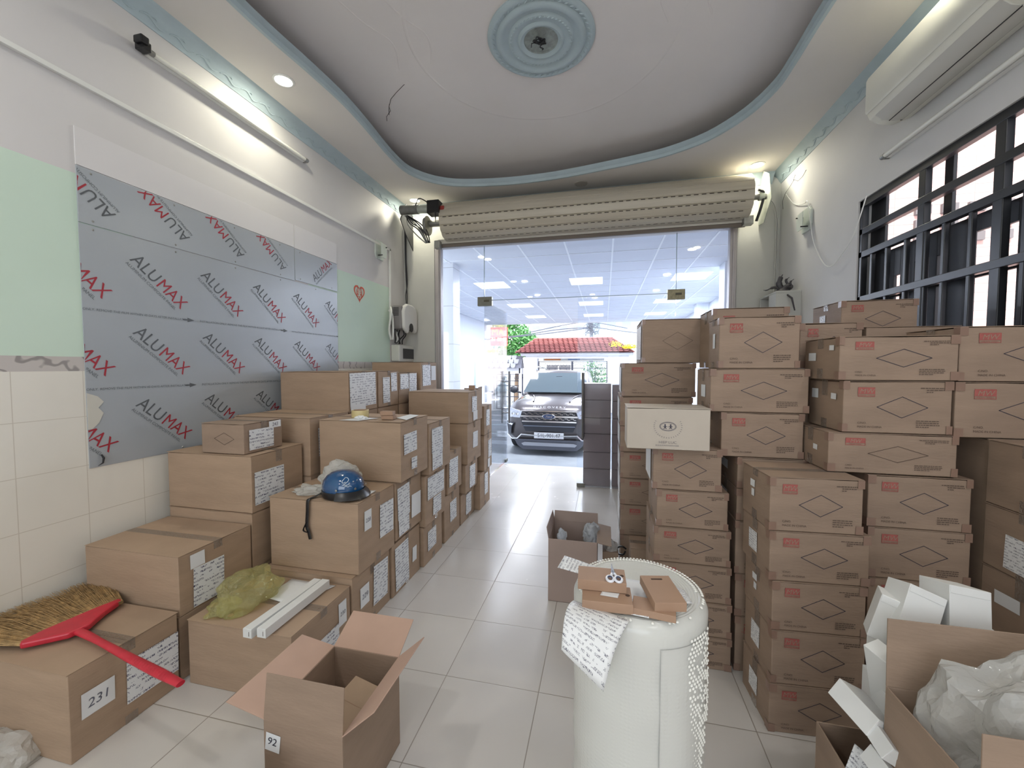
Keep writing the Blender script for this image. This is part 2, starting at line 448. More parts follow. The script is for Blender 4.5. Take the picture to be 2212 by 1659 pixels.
def ring_slab(name, z0, z1, mt, y0):
    rect = [(XL, y0), (XR, y0), (XR, YF), (XL, YF)]
    ins = list(RING)
    ang = lambda p: math.atan2(p[1] - cy0, p[0] - cx0)
    tp = sorted([(ang(p), p, None) for p in ins] + [(ang(c), None, c) for c in rect], key=lambda q: q[0])
    inner = []; outer = []
    n = len(tp)
    for i, (a, p, c) in enumerate(tp):
        if p is None:
            j = (i - 1) % n
            while tp[j][1] is None: j = (j - 1) % n
            k = (i + 1) % n
            while tp[k][1] is None: k = (k + 1) % n
            p = ((tp[j][1][0] + tp[k][1][0]) / 2, (tp[j][1][1] + tp[k][1][1]) / 2); o = c
        else: o = ray_rect(p[0], p[1], XL, XR, y0, YF)
        inner.append(p); outer.append(o)
    b = MB(); K = len(inner)
    vs = [(x, y, z0) for x, y in inner] + [(x, y, z0) for x, y in outer] + [(x, y, z1) for x, y in inner] + [(x, y, z1) for x, y in outer]
    fs = []
    for i in range(K):
        j = (i + 1) % K
        fs += [(i, j, K + j, K + i), (2 * K + i, 3 * K + i, 3 * K + j, 2 * K + j), (i, 2 * K + i, 2 * K + j, j)]
    b.add(vs, fs, mt)
    return b
rs = ring_slab('ceiling', ZC, ZC + .07, CEILP, 1.0)
rs.box(XL, XR, YB, 1.0, ZC, ZC + .07, CEILP)
rs.box(XL - .1, XR + .1, YB, YF + .16, ZT + .02, ZT + .10, CEILP2)
struct(rs.build('ceiling'))
# blue fascia band around the opening
fb = MB(); K = len(RING)
def off(i, d):
    a = Vector(RING[(i - 1) % K] + (0,)); b = Vector(RING[(i + 1) % K] + (0,)); t = (b - a).normalized()
    n = Vector((t.y, -t.x, 0)); p = Vector(RING[i] + (0,))
    if (p - Vector((cx0, cy0, 0))).dot(n) > 0: n = -n
    return p + n * d
vs = []; prof = [(0.0, ZC - .006), (0.022, ZC - .006), (0.03, ZC + .02), (0.022, ZC + .05), (0.026, ZC + .076), (0.0, ZC + .076)]
for i in range(K):
    for d, z in prof: p = off(i, d); vs.append((p.x, p.y, z))
q = len(prof)
fb.add(vs, [(i * q + j, i * q + (j + 1) % q, ((i + 1) % K) * q + (j + 1) % q, ((i + 1) % K) * q + j) for i in range(K) for j in range(q)], BLUE)
struct(fb.build('trim_1', smooth=30))

# crown mouldings with raised wave ornament
def crown(name, side):
    b = MB()
    pr = [(0, 0), (0.006, 0), (0.012, 0.012), (0.02, 0.018), (0.034, 0.05), (0.05, 0.066), (0.056, 0.070), (0.060, 0.074), (0.068, 0.078), (0.072, 0.084), (0.082, 0.088), (0.088, 0.094), (0.095, 0.10), (0.0, 0.10)]
    z0 = ZC - .10
    if side == 'L': b.extr([(XL + p, z0 + q_) for p, q_ in pr], YB, YF, BLUE, 'Y')
    elif side == 'R': b.extr([(XR - p, z0 + q_) for p, q_ in pr], YB, YF, BLUE, 'Y')
    else: b.extr([(YF - p, z0 + q_) for p, q_ in pr], XL + .09, XR - .09, BLUE, 'X')
    if side != 'F':
        s = 1 if side == 'L' else -1; xw = XL if side == 'L' else XR
        y = 1.2
        while y < YF - .15:
            pts = []
            for i in range(9):
                t = i / 8
                yy = y + t * 0.15; h = 0.032 + 0.013 * math.sin(t * 2 * PI)
                pts.append((xw + s * (0.012 + h * 0.50), yy, z0 + h))
            b.tube(pts, [.003, .005, .0065, .008, .007, .006, .005, .004, .002], BLUE, 5)
            c = Vector((xw + s * 0.034, y + 0.055, z0 + .047))
            b.tube([c, c + Vector((s * .004, .022, .004)), c + Vector((s * .001, .034, -.004))], [.002, .0045, .001], BLUE, 5)
            y += 0.165
    return struct(b.build(name, smooth=35))
crown('trim_2', 'L'); crown('trim_3', 'R'); crown('trim_4', 'F')

# plaster ceiling rose
t = thing('ceiling_rose', 'round pale blue plaster ceiling rose with moulded rings in the middle of the recessed ceiling', 'ceiling rose', (-0.46, 2.94, ZT + .02))
pf = [(0.375, 0), (0.378, -.012), (0.362, -.026), (0.345, -.030), (0.33, -.022), (0.318, -.020), (0.306, -.034), (0.285, -.040), (0.268, -.032), (0.25, -.020), (0.232, -.018), (0.222, -.030), (0.205, -.034), (0.19, -.026), (0.165, -.022), (0.155, -.034), (0.145, -.036), (0.135, -.026), (0.120, -.022)]
b = MB().lathe(pf, BLUE, n=96)
for i in range(48):
    a = 2 * PI * i / 48
    for r_, l_, z_ in ((0.337, 0.016, -.028), (0.212, .010, -.033)):
        c = Vector((math.cos(a) * r_, math.sin(a) * r_, z_)); d = Vector((math.cos(a + .9), math.sin(a + .9), 0))
        b.tube([c - d * l_, c, c + d * l_], [.002, .007, .002], BLUE, 5)
b.build('moulded_ring', t, smooth=50)
b = MB().lathe([(0.121, -.022), (0.118, -.012), (0.0, -.012)], mat('raw_plaster', srgb(150, 158, 156), 0.9, var=0.25, scale=22, bump=.5, bscale=40), n=40)
b.build('bare_centre', t)
b = MB()
for k in range(7):
    a = k * 1.1; p = [Vector((0.01 * math.cos(a), .01 * math.sin(a), -.012))]
    for j in range(5): p.append(p[-1] + Vector((random.uniform(-.03, .03), random.uniform(-.03, .02), random.uniform(-.022, .002))))
    b.tube(cr(p, 3), random.choice([.003, .004, .006]), DARK, 6)
b.tube([(-.05, -.01, -.02), (-.01, .0, -.04), (.03, -.03, -.05)], .009, DARK, 8)
b.build('cut_wires', t)

# faint relief arcs in the plaster of the upper ceiling
b = MB()
for r0 in (0.95,):
    b.lathe([(r0 - .02, ZT + .02), (r0, ZT + .0175), (r0 + .005, ZT + .02)], CEILP2, (-0.46, 2.94, 0), n=96)
for s in (-1, 1):
    for k, (px, w_) in enumerate(((0.78, .5), (1.05, .55))):
        pts = cr([(-0.46 + s * (px + .30), 3.15 - 1.3, ZT + .02), (-0.46 + s * (px + .12), 2.5, ZT + .02), (-0.46 + s * px, 2.75, ZT + .02), (-0.46 + s * (px + .08), 3.0, ZT + .02)], 6)
        b.tube(pts, 0.006, CEILP2, 6, flat=0.4)
struct(b.build('trim_5', smooth=True))
# hairline cracks
b = MB()
for pts in ([(-1.63, 3.16), (-1.75, 3.24), (-1.83, 3.30), (-1.90, 3.39), (-1.92, 3.45), (-2.0, 3.52), (-2.03, 3.58)], [(-1.88, 3.36), (-1.93, 3.44), (-1.96, 3.5)]):
    b.tube([(x, y, ZT + .019) for x, y in pts], .0022, DARK, 4)
struct(b.build('trim_6'))
# wall cracks in the far right corner
b = MB()
for pts in ([(4.97, 3.27), (4.90, 3.33), (4.80, 3.35), (4.70, 3.38), (4.62, 3.33), (4.52, 3.33), (4.45, 3.36)], [(4.97, 3.27), (4.95, 3.18)], [(4.72, 3.38), (4.68, 3.42)]):
    b.tube([(XR - .001, y, z) for y, z in pts], .002, DARK, 4)
struct(b.build('trim_7'))

# downlights
LAMP = mat('lamp_lens', (1, 1, 1, 1), 0.4, emis=(1.0, 0.97, 0.86, 1), estr=14)
DEAD = mat('lamp_lens_off', srgb(178, 172, 165), 0.4)
def downlight(x, y, lit, label, zc=ZC, rad=.055, watt=5.5, col=(1.0, .95, .76)):
    t = thing('downlight', label, 'ceiling light', (x, y, zc), 0, 'recessed ceiling downlights')
    MB().lathe([(rad + .018, 0), (rad + .018, -.004), (rad + .004, -.007), (rad, -.002)], WHITE if lit else DEAD, n=28).build('trim_ring', t, smooth=True)
    MB().lathe([(rad, -.0035), (0.0, -.0035)], LAMP if lit else DEAD, n=24).build('lens', t)
    if lit:
        a = area('downlight_light', (x, y, zc - .009), rad * 2, watt, col)
downlight(-2.30, 2.60, 1, 'lit round downlight in the left border of the ceiling above the metal sheets')
downlight(-2.34, 4.78, 1, 'lit round downlight in the far left ceiling corner beside the shutter motor')
downlight(1.52, 4.74, 1, 'lit round downlight in the far right ceiling corner above the shutter bracket')
downlight(-0.28, 4.77, 0, 'unlit round downlight in the ceiling above the middle of the roller shutter')
downlight(1.56, 2.35, 1, 'lit round downlight in the right border of the ceiling above the air conditioner')

# conduits and cable trunking on the left wall
b = MB()
b.box(XL, XL + .022, -2.0, 4.632, 2.925, 2.95, WHITE); b.box(XL, XL + .022, 4.61, 4.632, 2.02, 2.95, WHITE)
tag(b.build('cable_trunking', bevel=.002), 'thin white cable trunking running along the left wall above the metal sheets', 'cable trunking')

def tube_light(name, x, s, y0, y1, z, label, cap):
    t = thing(name, label, 'tube light', (x + s * .045, (y0 + y1) / 2, z))
    h = (y1 - y0) / 2
    g = mat('tube_glass', srgb(228, 228, 220), 0.25, var=0.01)
    MB().tube([(0, -h + .03, 0), (0, h - .03, 0)], .014, g, 14).build('tube', t, smooth=True)
    MB().box(-s * .045, -s * .018, -h, h, -.010, .018, WHITE).build('batten', t, bevel=.003)
    for e, m_ in ((-1, cap), (1, STEEL)):
        MB().tube([(0, e * (h - .035), 0), (0, e * h, 0)], .0165, m_, 14).box(-s * .04, 0, e * h - .012 if e > 0 else e * h, e * h if e > 0 else e * h + .012, -.014, .02, m_).build('end_cap', t, smooth=40)
    return t
t = tube_light('tube_light', XL, 1, 1.88, 3.17, 3.31, 'unlit fluorescent tube fixed high on the left wall with dark clip at its near end', STEEL)
MB().box(-.03, .03, -.69, -.64, -.02, .03, BLACKP).box(-.01, .05, -.71, -.665, .0, .04, BLACKP).build('clip', t, bevel=.006)
tube_light('tube_light', XR, -1, 2.05, 3.27, 2.90, 'unlit white fluorescent tube on the right wall above the dark window', WHITE)

# air conditioner
t = thing('air_conditioner', 'white split air conditioner high on the right wall above the window', 'air conditioner', (XR, 2.62, 3.05))
ac = mat('ac_plastic', srgb(220, 219, 208), 0.35, var=0.01)
acg = mat('ac_plastic_grey', srgb(196, 194, 186), 0.4, var=0.02)
H_ = 0.47
b = MB().extr([(0, .0), (-.10, -.035), (-.17, -.02), (-.22, .01), (-.235, .045), (-.235, .06), (-.01, .27), (0, .27)], -H_, H_, ac, 'Y')
b.build('body', t, smooth=50, bevel=.006)
b = MB().extr([(-.236, .045), (-.246, .06), (-.246, .25), (-.235, .275), (-.01, .275), (-.01, .268), (-.228, .268), (-.236, .25)], -H_ - .001, H_ + .001, ac, 'Y')
b.build('front_panel', t, smooth=35, bevel=.004)
b = MB().extr([(-.075, -.034), (-.125, -.036), (-.185, -.020), (-.222, .010), (-.218, .014), (-.182, -.014), (-.125, -.029), (-.075, -.027)], -H_ + .06, H_ - .06, acg, 'Y')
b.build('louver', t, smooth=40)
b = MB().box(-.083, -.074, -H_ + .05, H_ - .05, -.034, -.020, BLACKP); b.box(-.148, -.145, -H_ + .06, H_ - .06, -.034, -.02, BLACKP)
b.build('air_slot', t)
MB().box(-.242, -.236, H_ - .06, H_ - .03, .235, .24, acg).build('latch', t)

# ------------------------------------------------------------------ window on the right wall
WB = mat('window_black_steel', srgb(30, 31, 35), 0.35, 0.05, var=0.15, scale=10)
WB2 = mat('shutter_black', srgb(26, 26, 30), 0.5, var=0.2, scale=8)
wn = MB()
x0, x1 = XR + .01, XR + .05
def hbar(z, w): wn.box(x0, x1, WY0, WY1, z - w / 2, z + w / 2, WB)
for z, w in ((2.705, .05), (2.50, .045), (2.33, .045), (2.00, .045), (1.66, .045), (1.35, .045), (1.075, .05)): hbar(z, w)
for y in (WY0 + .02, WY1 - .02): wn.box(x0, x1, y - .02, y + .02, WZ0, WZ1, WB)
for y in (2.99, 2.49, 1.95): wn.box(x0 + .002, x1 - .002, y - .028, y + .028, WZ0, WZ1, WB)
for y in (3.46, 3.30, 3.12, 2.96, 2.82, 2.645, 2.50, 2.36, 2.2, 2.05, 1.9, 1.75, 1.6): wn.box(x0 + .006, x1 - .01, y - .012, y + .012, WZ0, 2.33, WB)
struct(wn.build('window_1', bevel=.003), 'black steel grille window on the right wall')
ws = MB()
for y0_, y1_ in ((WY0, 1.62), (1.70, 1.92), (2.02, 2.12), (2.2, 2.47), (2.54, 2.60), (2.72, 2.9), (2.96, 3.06), (3.14, 3.27), (3.33, 3.6)):
    ws.box(XR + .085, XR + .105, y0_, y1_, WZ0, 2.31, WB2)
for a_, c_, z_ in ((2.47, 2.54, 2.20), (2.60, 2.72, 2.22), (2.90, 2.96, 2.16), (3.06, 3.14, 2.17), (3.27, 3.33, 2.12), (2.12, 2.2, 2.2), (1.92, 2.02, 2.2), (1.62, 1.7, 2.2)):
    ws.box(XR + .085, XR + .105, a_, c_, z_, 2.31, WB2); ws.box(XR + .085, XR + .105, a_, c_, 1.975, 2.01, WB2)
ws.box(XR + .085, XR + .105, 3.44, 3.6, 2.31, WZ1, WB2); ws.box(XR + .085, XR + .105, 2.87, 2.93, 2.31, WZ1, WB2); ws.box(XR + .085, XR + .105, 2.37, 2.44, 2.31, WZ1, WB2)
o = struct(ws.build('window_1_shutter', bevel=.002), 'black folding shutter leaves behind the window grille'); o.name = 'window_2'
# what the side window looks out on: a bright pale wall and a brick vent block building
b = MB().box(3.6, 3.7, -1.0, 4.3, -.3, 4.6, mat('neighbour_wall', srgb(232, 222, 226), 0.8, var=0.04, scale=1.5))
b.box(3.56, 3.6, -1, 4.3, 3.05, 3.12, mat('neighbour_eave', srgb(200, 196, 198), .8))
o = tag(b.build('neighbour_wall'), 'bright pale neighbour wall seen through the side window', 'wall')
bk = grid_mat('vent_bricks', srgb(214, 178, 170), srgb(150, 140, 138), 0, 2, .2, .08, 0, 0, .008, rough=.8, var=.1, tilevar=1.0)
b = MB().box(2.2, 3.9, 4.5, 4.7, -.3, 4.6, bk)
for i in range(4):
    for j in range(3): b.box(2.75 + i * .2, 2.87 + i * .2, 4.47, 4.5, 2.62 + j * .13, 2.70 + j * .13, mat('hole_grey', srgb(120, 116, 118), .8))
tag(b.build('brick_wall'), 'pinkish brick wall with square vent holes seen through the left side of the window', 'wall')

# cable hanging across the wall between bracket and window
b = MB().tube(cr([(XR - .01, 4.86, 3.30), (XR - .012, 4.65, 3.12), (XR - .02, 4.42, 3.04), (XR - .02, 4.36, 3.03), (XR - .02, 4.30, 2.85), (XR - .02, 4.22, 2.62), (XR - .02, 4.05, 2.40), (XR - .02, 3.90, 2.33), (XR - .02, 3.72, 2.41), (XR - .03, 3.58, 2.50), (XR - .03, 3.45, 2.72)], 5), .004, WHITE, 6)
tag(b.build('wire', smooth=True), 'thin loose white wire sagging along the right wall from the bracket to the window', 'wire')
b = MB().tube(cr([(1.70, 4.98, 3.30), (1.76, 4.99, 3.25), (1.80, 5.0, 3.1), (1.805, 5.0, 2.8), (1.80, 5.0, 2.3), (1.79, 5.0, 2.1)], 5), .006, PLAST, 6)
b.tube(cr([(1.70, 4.97, 3.32), (1.775, 4.99, 3.26), (1.82, 5.0, 3.1), (1.822, 5.0, 2.8), (1.815, 5.0, 2.3), (1.8, 5.0, 2.1)], 5), .005, PLAST, 6)
tag(b.build('cable_pair', smooth=True), 'pair of grey cables running down the far right corner of the room', 'cable')

# speaker wall brackets
def bracket(name, x, s, y, z, label):
    t = thing(name, label, 'wall bracket', (x, y, z))
    m_ = mat('bracket_paint', srgb(200, 208, 202), 0.4, .2, var=.05)
    MB().slab([(s * .0, -.07, -.10), (0, .07, -.10), (0, .10, -.05), (0, .10, .08), (0, .06, .12), (0, -.06, .12), (0, -.10, .08), (0, -.10, -.05)], (s, 0, 0), .02, m_).build('wall_plate', t, bevel=.004)
    MB().slab([(s * .06, -.05, -.08), (s * .06, .05, -.08), (s * .06, .075, -.04), (s * .06, .075, .05), (s * .06, .04, .08), (s * .06, -.05, .08)], (s, 0, 0), .006, m_).build('front_plate', t, bevel=.002)
    b = MB()
    for yy, zz in ((-.05, -.06), (.05, .05)): b.tube([(s * .015, yy, zz), (s * .08, yy, zz)], .006, DARK, 8)
    b.build('bolts', t); o_ = b
    return t
bracket('wall_bracket', XR, -1, 4.39, 2.86, 'pale metal wall bracket on the right wall between shutter and window')
bracket('wall_bracket', XL, 1, 4.39, 2.86, 'pale metal wall bracket on the left wall under the cable trunking')

# ------------------------------------------------------------------ metal sheets on the left wall
ALU = mat('protective_film_grey', srgb(168, 174, 180), 0.28, 0.08, var=0.03, scale=2)
LG = mat('print_grey', srgb(88, 92, 96), 0.5); LR = mat('print_red', srgb(160, 44, 56), 0.5); LF = mat('print_fine', srgb(104, 110, 114), 0.5)
def sheet(label, y0, y1, z0, z1, th, inst, arrows=(), notch=False):
    t = thing('aluminium_sheet', label, 'metal sheet', (XL, (y0 + y1) / 2, z0), 0, 'film covered aluminium sheets on the left wall')
    t_ = Vector(t.location)
    b = MB().box(0, th, y0 - t_.y, y1 - t_.y, 0, z1 - z0, ALU)
    b.build('panel', t, bevel=.001)
    p = MB(); xo = th + .0012
    tmp = MB()
    for (yc, zc, ang, L_) in inst:
        a = math.radians(ang); u = Vector((0, math.cos(a), math.sin(a))); v = Vector((0, -math.sin(a), math.cos(a)))
        sz = L_ / 4.03 * 1.22; sq = .86
        o_ = Vector((xo, yc - t_.y, zc - z0)) - u * L_ / 2 - v * (sz * .34)
        w1 = max(x for x, y in text_geo('ALU', .10, 0)[0]) * sz * sq
        tmp.text('ALU', o_, u, v, sz, LG, .10, .014, squash=sq)
        tmp.text('MAX', o_ + u * (w1 + .006), u, v, sz, LR, .10, .014, squash=sq)
        tmp.text('ALUMINIUM COMPOSITE PANEL', o_ - v * (sz * .30), u, v, sz * .235, LF, squash=.98)
    for (ya, yb, zc, full) in arrows:
        L_ = yb - ya
        if full:
            tmp.text('INSTALLATION ONLY. REMOVE THE FILM WITHIN 45 DAYS AFTER INSTALLATION', Vector((xo, ya - t_.y, zc - z0 - .006)), (0, 1, 0), (0, 0, 1), .0178 * L_ / .62, LF, .1, squash=1.0)
            ye = yb - t_.y
            tmp.slab([(xo, ye, zc - z0 - .004), (xo, ye + .03, zc - z0 - .004), (xo, ye + .03, zc - z0 - .014), (xo, ye + .075, zc - z0), (xo, ye + .03, zc - z0 + .014), (xo, ye + .03, zc - z0 + .004), (xo, ye, zc - z0 + .004)], (1, 0, 0), .0005, LG)
    # keep only faces inside the sheet
    for f, mi in zip(tmp.f, tmp.mi):
        vs_ = [tmp.v[i] for i in f]
        cy_ = [v[1] + t_.y for v in vs_]; cz_ = [v[2] + z0 for v in vs_]
        if min(cy_) > y0 and max(cy_) < y1 and min(cz_) > z0 and max(cz_) < z1:
            p.add(vs_, [tuple(range(len(vs_)))], tmp.mats[mi])
        elif max(cy_) > y0 and min(cy_) < y1 and max(cz_) > z0 and min(cz_) < z1:
            vv = [(v[0], min(max(v[1], y0 - t_.y + .001), y1 - t_.y - .001), min(max(v[2], .001), z1 - z0 - .001)) for v in vs_]
            p.add(vv, [tuple(range(len(vv)))], tmp.mats[mi])
    p.build('printed_lettering', t)
    b = MB(); yy = y0 + .06
    while yy < y1:
        for zz in (z0 + .02, z1 - .02): b.lathe([(.006, th), (.004, th + .003), (0, th + .003)], STEEL, (0, yy - t_.y, zz - z0), 'X', 8)
        yy += .42
    b.build('screws', t)
    return t
big = []
for zc in (2.013, 1.60, 1.187):
    for k in range(-1, 5): big.append((1.926 + .411 * k, zc, -41.3, .345))
big = [(y, z, a, L_) for y, z, a, L_ in big]
sheet('large grey aluminium sheet with rows of red and grey lettering on the left wall', 1.552, 3.60, .965, 2.232, .004, big, [(1.42, 2.06, 1.797, 1), (2.17, 2.86, 1.797, 1), (2.98, 3.58, 1.797, 1), (1.42, 2.06, 1.378, 1), (2.17, 2.86, 1.378, 1)])
sheet('narrow grey aluminium sheet with upside down lettering above the large sheet on the left wall', 1.552, 3.03, 2.236, 2.518, .006, [(1.578 + .406 * k, 2.405, 139.5, .315) for k in range(4)] + [(3.20, 2.405, 139.5, .315)])
t = sheet('small grey aluminium offcut with one slanted word at the right end of the metal sheets', 3.035, 3.60, 2.245, 2.515, .008, [(3.37, 2.40, 41.5, .31)])
# torn film at the left end of the large sheet
b = MB().slab([(XL + .0045, 1.553, 1.36), (XL + .0045, 1.60, 1.34), (XL + .0045, 1.625, 1.31), (XL + .0045, 1.60, 1.28), (XL + .0045, 1.622, 1.25), (XL + .0045, 1.60, 1.20), (XL + .0045, 1.57, 1.17), (XL + .0045, 1.553, 1.17)], (1, 0, 0), .002, mat('bare_sheet', srgb(206, 204, 194), .3, .1))
o = tag(b.build('torn_film'), 'torn corner of protective film at the lower left end of the large sheet', 'plastic film')
tag(MB().tube([(XL + .012, 1.60, 1.03), (XL + .02, 1.605, 1.01), (XL + .02, 1.60, .985), (XL + .01, 1.585, .972)], [.004, .006, .004, .001], DARK, 6).build('curled_strip'), 'dark curled strip of film hanging at the bottom left corner of the large sheet', 'plastic film')
# white boards above the sheets
tag(MB().box(XL, XL + .006, 1.552, 3.03, 2.522, 2.712, mat('white_board', srgb(214, 212, 212), .5, var=.02, scale=3)).build('white_board'), 'long white board strip above the narrow aluminium sheet on the left wall', 'board')
tag(MB().box(XL, XL + .007, 3.035, 3.60, 2.518, 2.715, mat('white_board', 0)).build('white_board'), 'short white board strip above the small aluminium offcut on the left wall', 'board')

# red paper-cut heart
b = MB(); HR = mat('red_paper', srgb(214, 92, 66), .7)
hp = []
for i in range(40):
    a = 2 * PI * i / 40; hp.append((16 * math.sin(a) ** 3, 13 * math.cos(a) - 5 * math.cos(2 * a) - 2 * math.cos(3 * a) - math.cos(4 * a)))
S_ = .0062
for i in range(40):
    (a0, b0), (a1, b1) = hp[i], hp[(i + 1) % 40]
    q_ = [(XL + .001, 3.985 + a0 * S_, 2.300 + b0 * S_), (XL + .001, 3.985 + a1 * S_, 2.300 + b1 * S_), (XL + .001, 3.985 + a1 * S_ * .82, 2.300 + b1 * S_ * .82), (XL + .001, 3.985 + a0 * S_ * .82, 2.300 + b0 * S_ * .82)]
    b.slab(q_, (1, 0, 0), .0015, HR)
def hb(y0_, y1_, z0_, z1_): b.box(XL + .001, XL + .0025, 3.985 + y0_, 3.985 + y1_, 2.30 + z0_, 2.30 + z1_, HR)
for s in (-1, 1):
    c = s * .028
    hb(c - .022, c + .022, .052, .058); hb(c - .003, c + .003, .035, .075); hb(c - .016, c + .016, .036, .041)
    hb(c - .016, c + .016, .024, .029); hb(c - .016, c - .012, .012, .029); hb(c + .012, c + .016, .012, .029); hb(c - .016, c + .016, .010, .014)
    hb(c - .022, c + .022, .000, .005); hb(c - .014, c + .014, -.012, -.008); hb(c - .014, c - .010, -.028, -.008); hb(c + .010, c + .014, -.028, -.008); hb(c - .014, c + .014, -.030, -.026)
    hb(s * .045 - .004, s * .045 + .004, -.05, .03)
hb(-.04, .04, -.044, -.038); hb(-.004, .004, -.085, -.040); hb(-.05, -.02, -.02, -.014); hb(.02, .05, -.02, -.014)
tag(b.build('paper_heart'), 'red paper-cut heart with double happiness sign on the mint wall', 'wall decoration')

# wall unit and electric box in the far left corner
t = thing('wall_unit', 'white rounded electric appliance with black indicator on the far left corner wall', 'electric appliance', (XL, 4.80, 1.93))
WU = mat('unit_white', srgb(222, 221, 216), .35)
MB().box(.02, .17, -.19, .16, .03, .33, mat('unit_grey', srgb(128, 124, 124), .5)).build('housing', t, bevel=.03)
pf2 = [(-.17, .05), (-.13, .02), (-.07, -.02), (-.01, .06), (.06, .05), (.12, .0), (.17, .01), (.19, .06), (.19, .26), (.15, .33), (.05, .355), (-.08, .355), (-.15, .32), (-.18, .25)]
MB().slab([(.15, y, z) for y, z in pf2], (1, 0, 0), .05, WU).build('front_cover', t, bevel=.018, smooth=40)
MB().slab([(.201, .0 + .05 * math.cos(a), .06 + .055 * math.sin(a)) for a in [i * PI / 8 for i in range(16)]], (1, 0, 0), .006, BLACKP).build('indicator', t)
b = MB()
for i in range(6): b.box(.06, .13, -.193, -.188, .20 + i * .018, .208 + i * .018, DARK)
b.build('vent_slots', t)
b = MB()
for k in range(6):
    yy = -.16 + k * .045
    b.tube(cr([(.06, yy, .06), (.05 + random.uniform(-.02, .04), yy + random.uniform(-.04, .04), -.02), (.06 + random.uniform(-.02, .03), yy + random.uniform(-.05, .05), -.09), (.04, yy + random.uniform(-.04, .04), -.14)], 4), .008, random.choice([BLACKP, WHITE, BLACKP, DARK]), 6)
b.tube(cr([(.03, -.25, .26), (.06, -.22, .20), (.07, -.22, .02), (.05, -.2, -.10)], 4), .012, WHITE, 6)
b.tube(cr([(.03, -.20, .30), (.07, -.26, .22), (.05, -.28, .02), (.05, -.24, -.10)], 4), .012, WHITE, 6)
b.build('wiring', t, smooth=True)
t = thing('electric_box', 'white electric box with dark window under the rounded wall appliance', 'electric box', (XL, 4.83, 1.56))
MB().box(0, .12, -.19, .22, 0, .21, mat('box_white', srgb(205, 205, 198), .4)).build('housing', t, bevel=.015)
MB().box(.12, .124, -.10, .20, .035, .165, mat('smoked_window', srgb(48, 50, 56), .2)).build('window_cover', t)
b = MB().tube(cr([(-2.575, 4.985, 3.28), (-2.575, 4.985, 2.9), (-2.565, 4.99, 2.6), (-2.575, 4.97, 2.45), (-2.55, 4.93, 2.32), (-2.55, 4.90, 2.27)], 5), .007, DARK, 6)
b.tube(cr([(-2.59, 4.985, 3.28), (-2.585, 4.985, 2.9), (-2.58, 4.99, 2.65), (-2.545, 4.95, 2.42), (-2.53, 4.91, 2.27)], 5), .006, DARK, 6)
tag(b.build('cable_pair', smooth=True), 'pair of dark cables hanging from the shutter motor to the white wall appliance', 'cable')

# small wall altar in the far right corner with a dark ornament
t = thing('wall_shelf', 'small white box shelf with open side in the far right corner', 'shelf', (XR, 4.67, 1.95))
b = MB()
b.box(-.22, 0, -.20, .22, 0, .02, PLAST); b.box(-.22, 0, -.20, .22, .265, .285, PLAST); b.box(-.22, 0, -.20, -.18, .02, .265, PLAST); b.box(-.22, 0, .20, .22, .02, .265, PLAST); b.box(-.02, 0, -.18, .20, .02, .265, PLAST); b.box(-.22, -.205, -.18, -.02, .02, .265, PLAST)
b.build('case', t, bevel=.003)
b = MB(); c0 = Vector((1.74, 4.62, 2.25)); DK = mat('dark_wood', srgb(64, 62, 66), .5, var=.3, scale=30)
b.lathe([(0, -.012), (.05, -.012), (.06, .0), (.045, .025), (0, .03)], DK, c0, n=14)
for p, r_ in (([(0, 0, .02), (-.03, 0, .07), (-.02, .0, .13), (.0, 0, .17)], [.025, .03, .022, .004]), ([(.02, 0, .02), (.05, 0, .06), (.03, 0, .11), (.06, 0, .14)], [.014, .018, .012, .003]), ([(.03, 0, .01), (.08, 0, .04), (.07, 0, .09), (.10, 0, .12)], [.015, .016, .01, .003]), ([(-.02, 0, .03), (-.08, 0, .045), (-.14, 0, .02), (-.17, 0, .022)], [.02, .014, .006, .003]), ([(0, -.02, .02), (.03, -.03, .05), (.07, -.02, .03)], [.02, .02, .01])):
    b.tube(cr([c0 + Vector(q_) for q_ in p], 4), [r_[min(int(i / 4 + .5), len(r_) - 1)] for i in range(4 * (len(p) - 1) + 1)], DK, 8)
b.tube([c0 + Vector((-.02, -.05, .0)), c0 + Vector((0, -.22, -.10)), c0 + Vector((.02, -.24, -.22))], [.008, .01, .006], DK, 6)
tag(b.build('ornament', smooth=True), 'dark curled ornament sitting on the small white corner shelf', 'ornament')

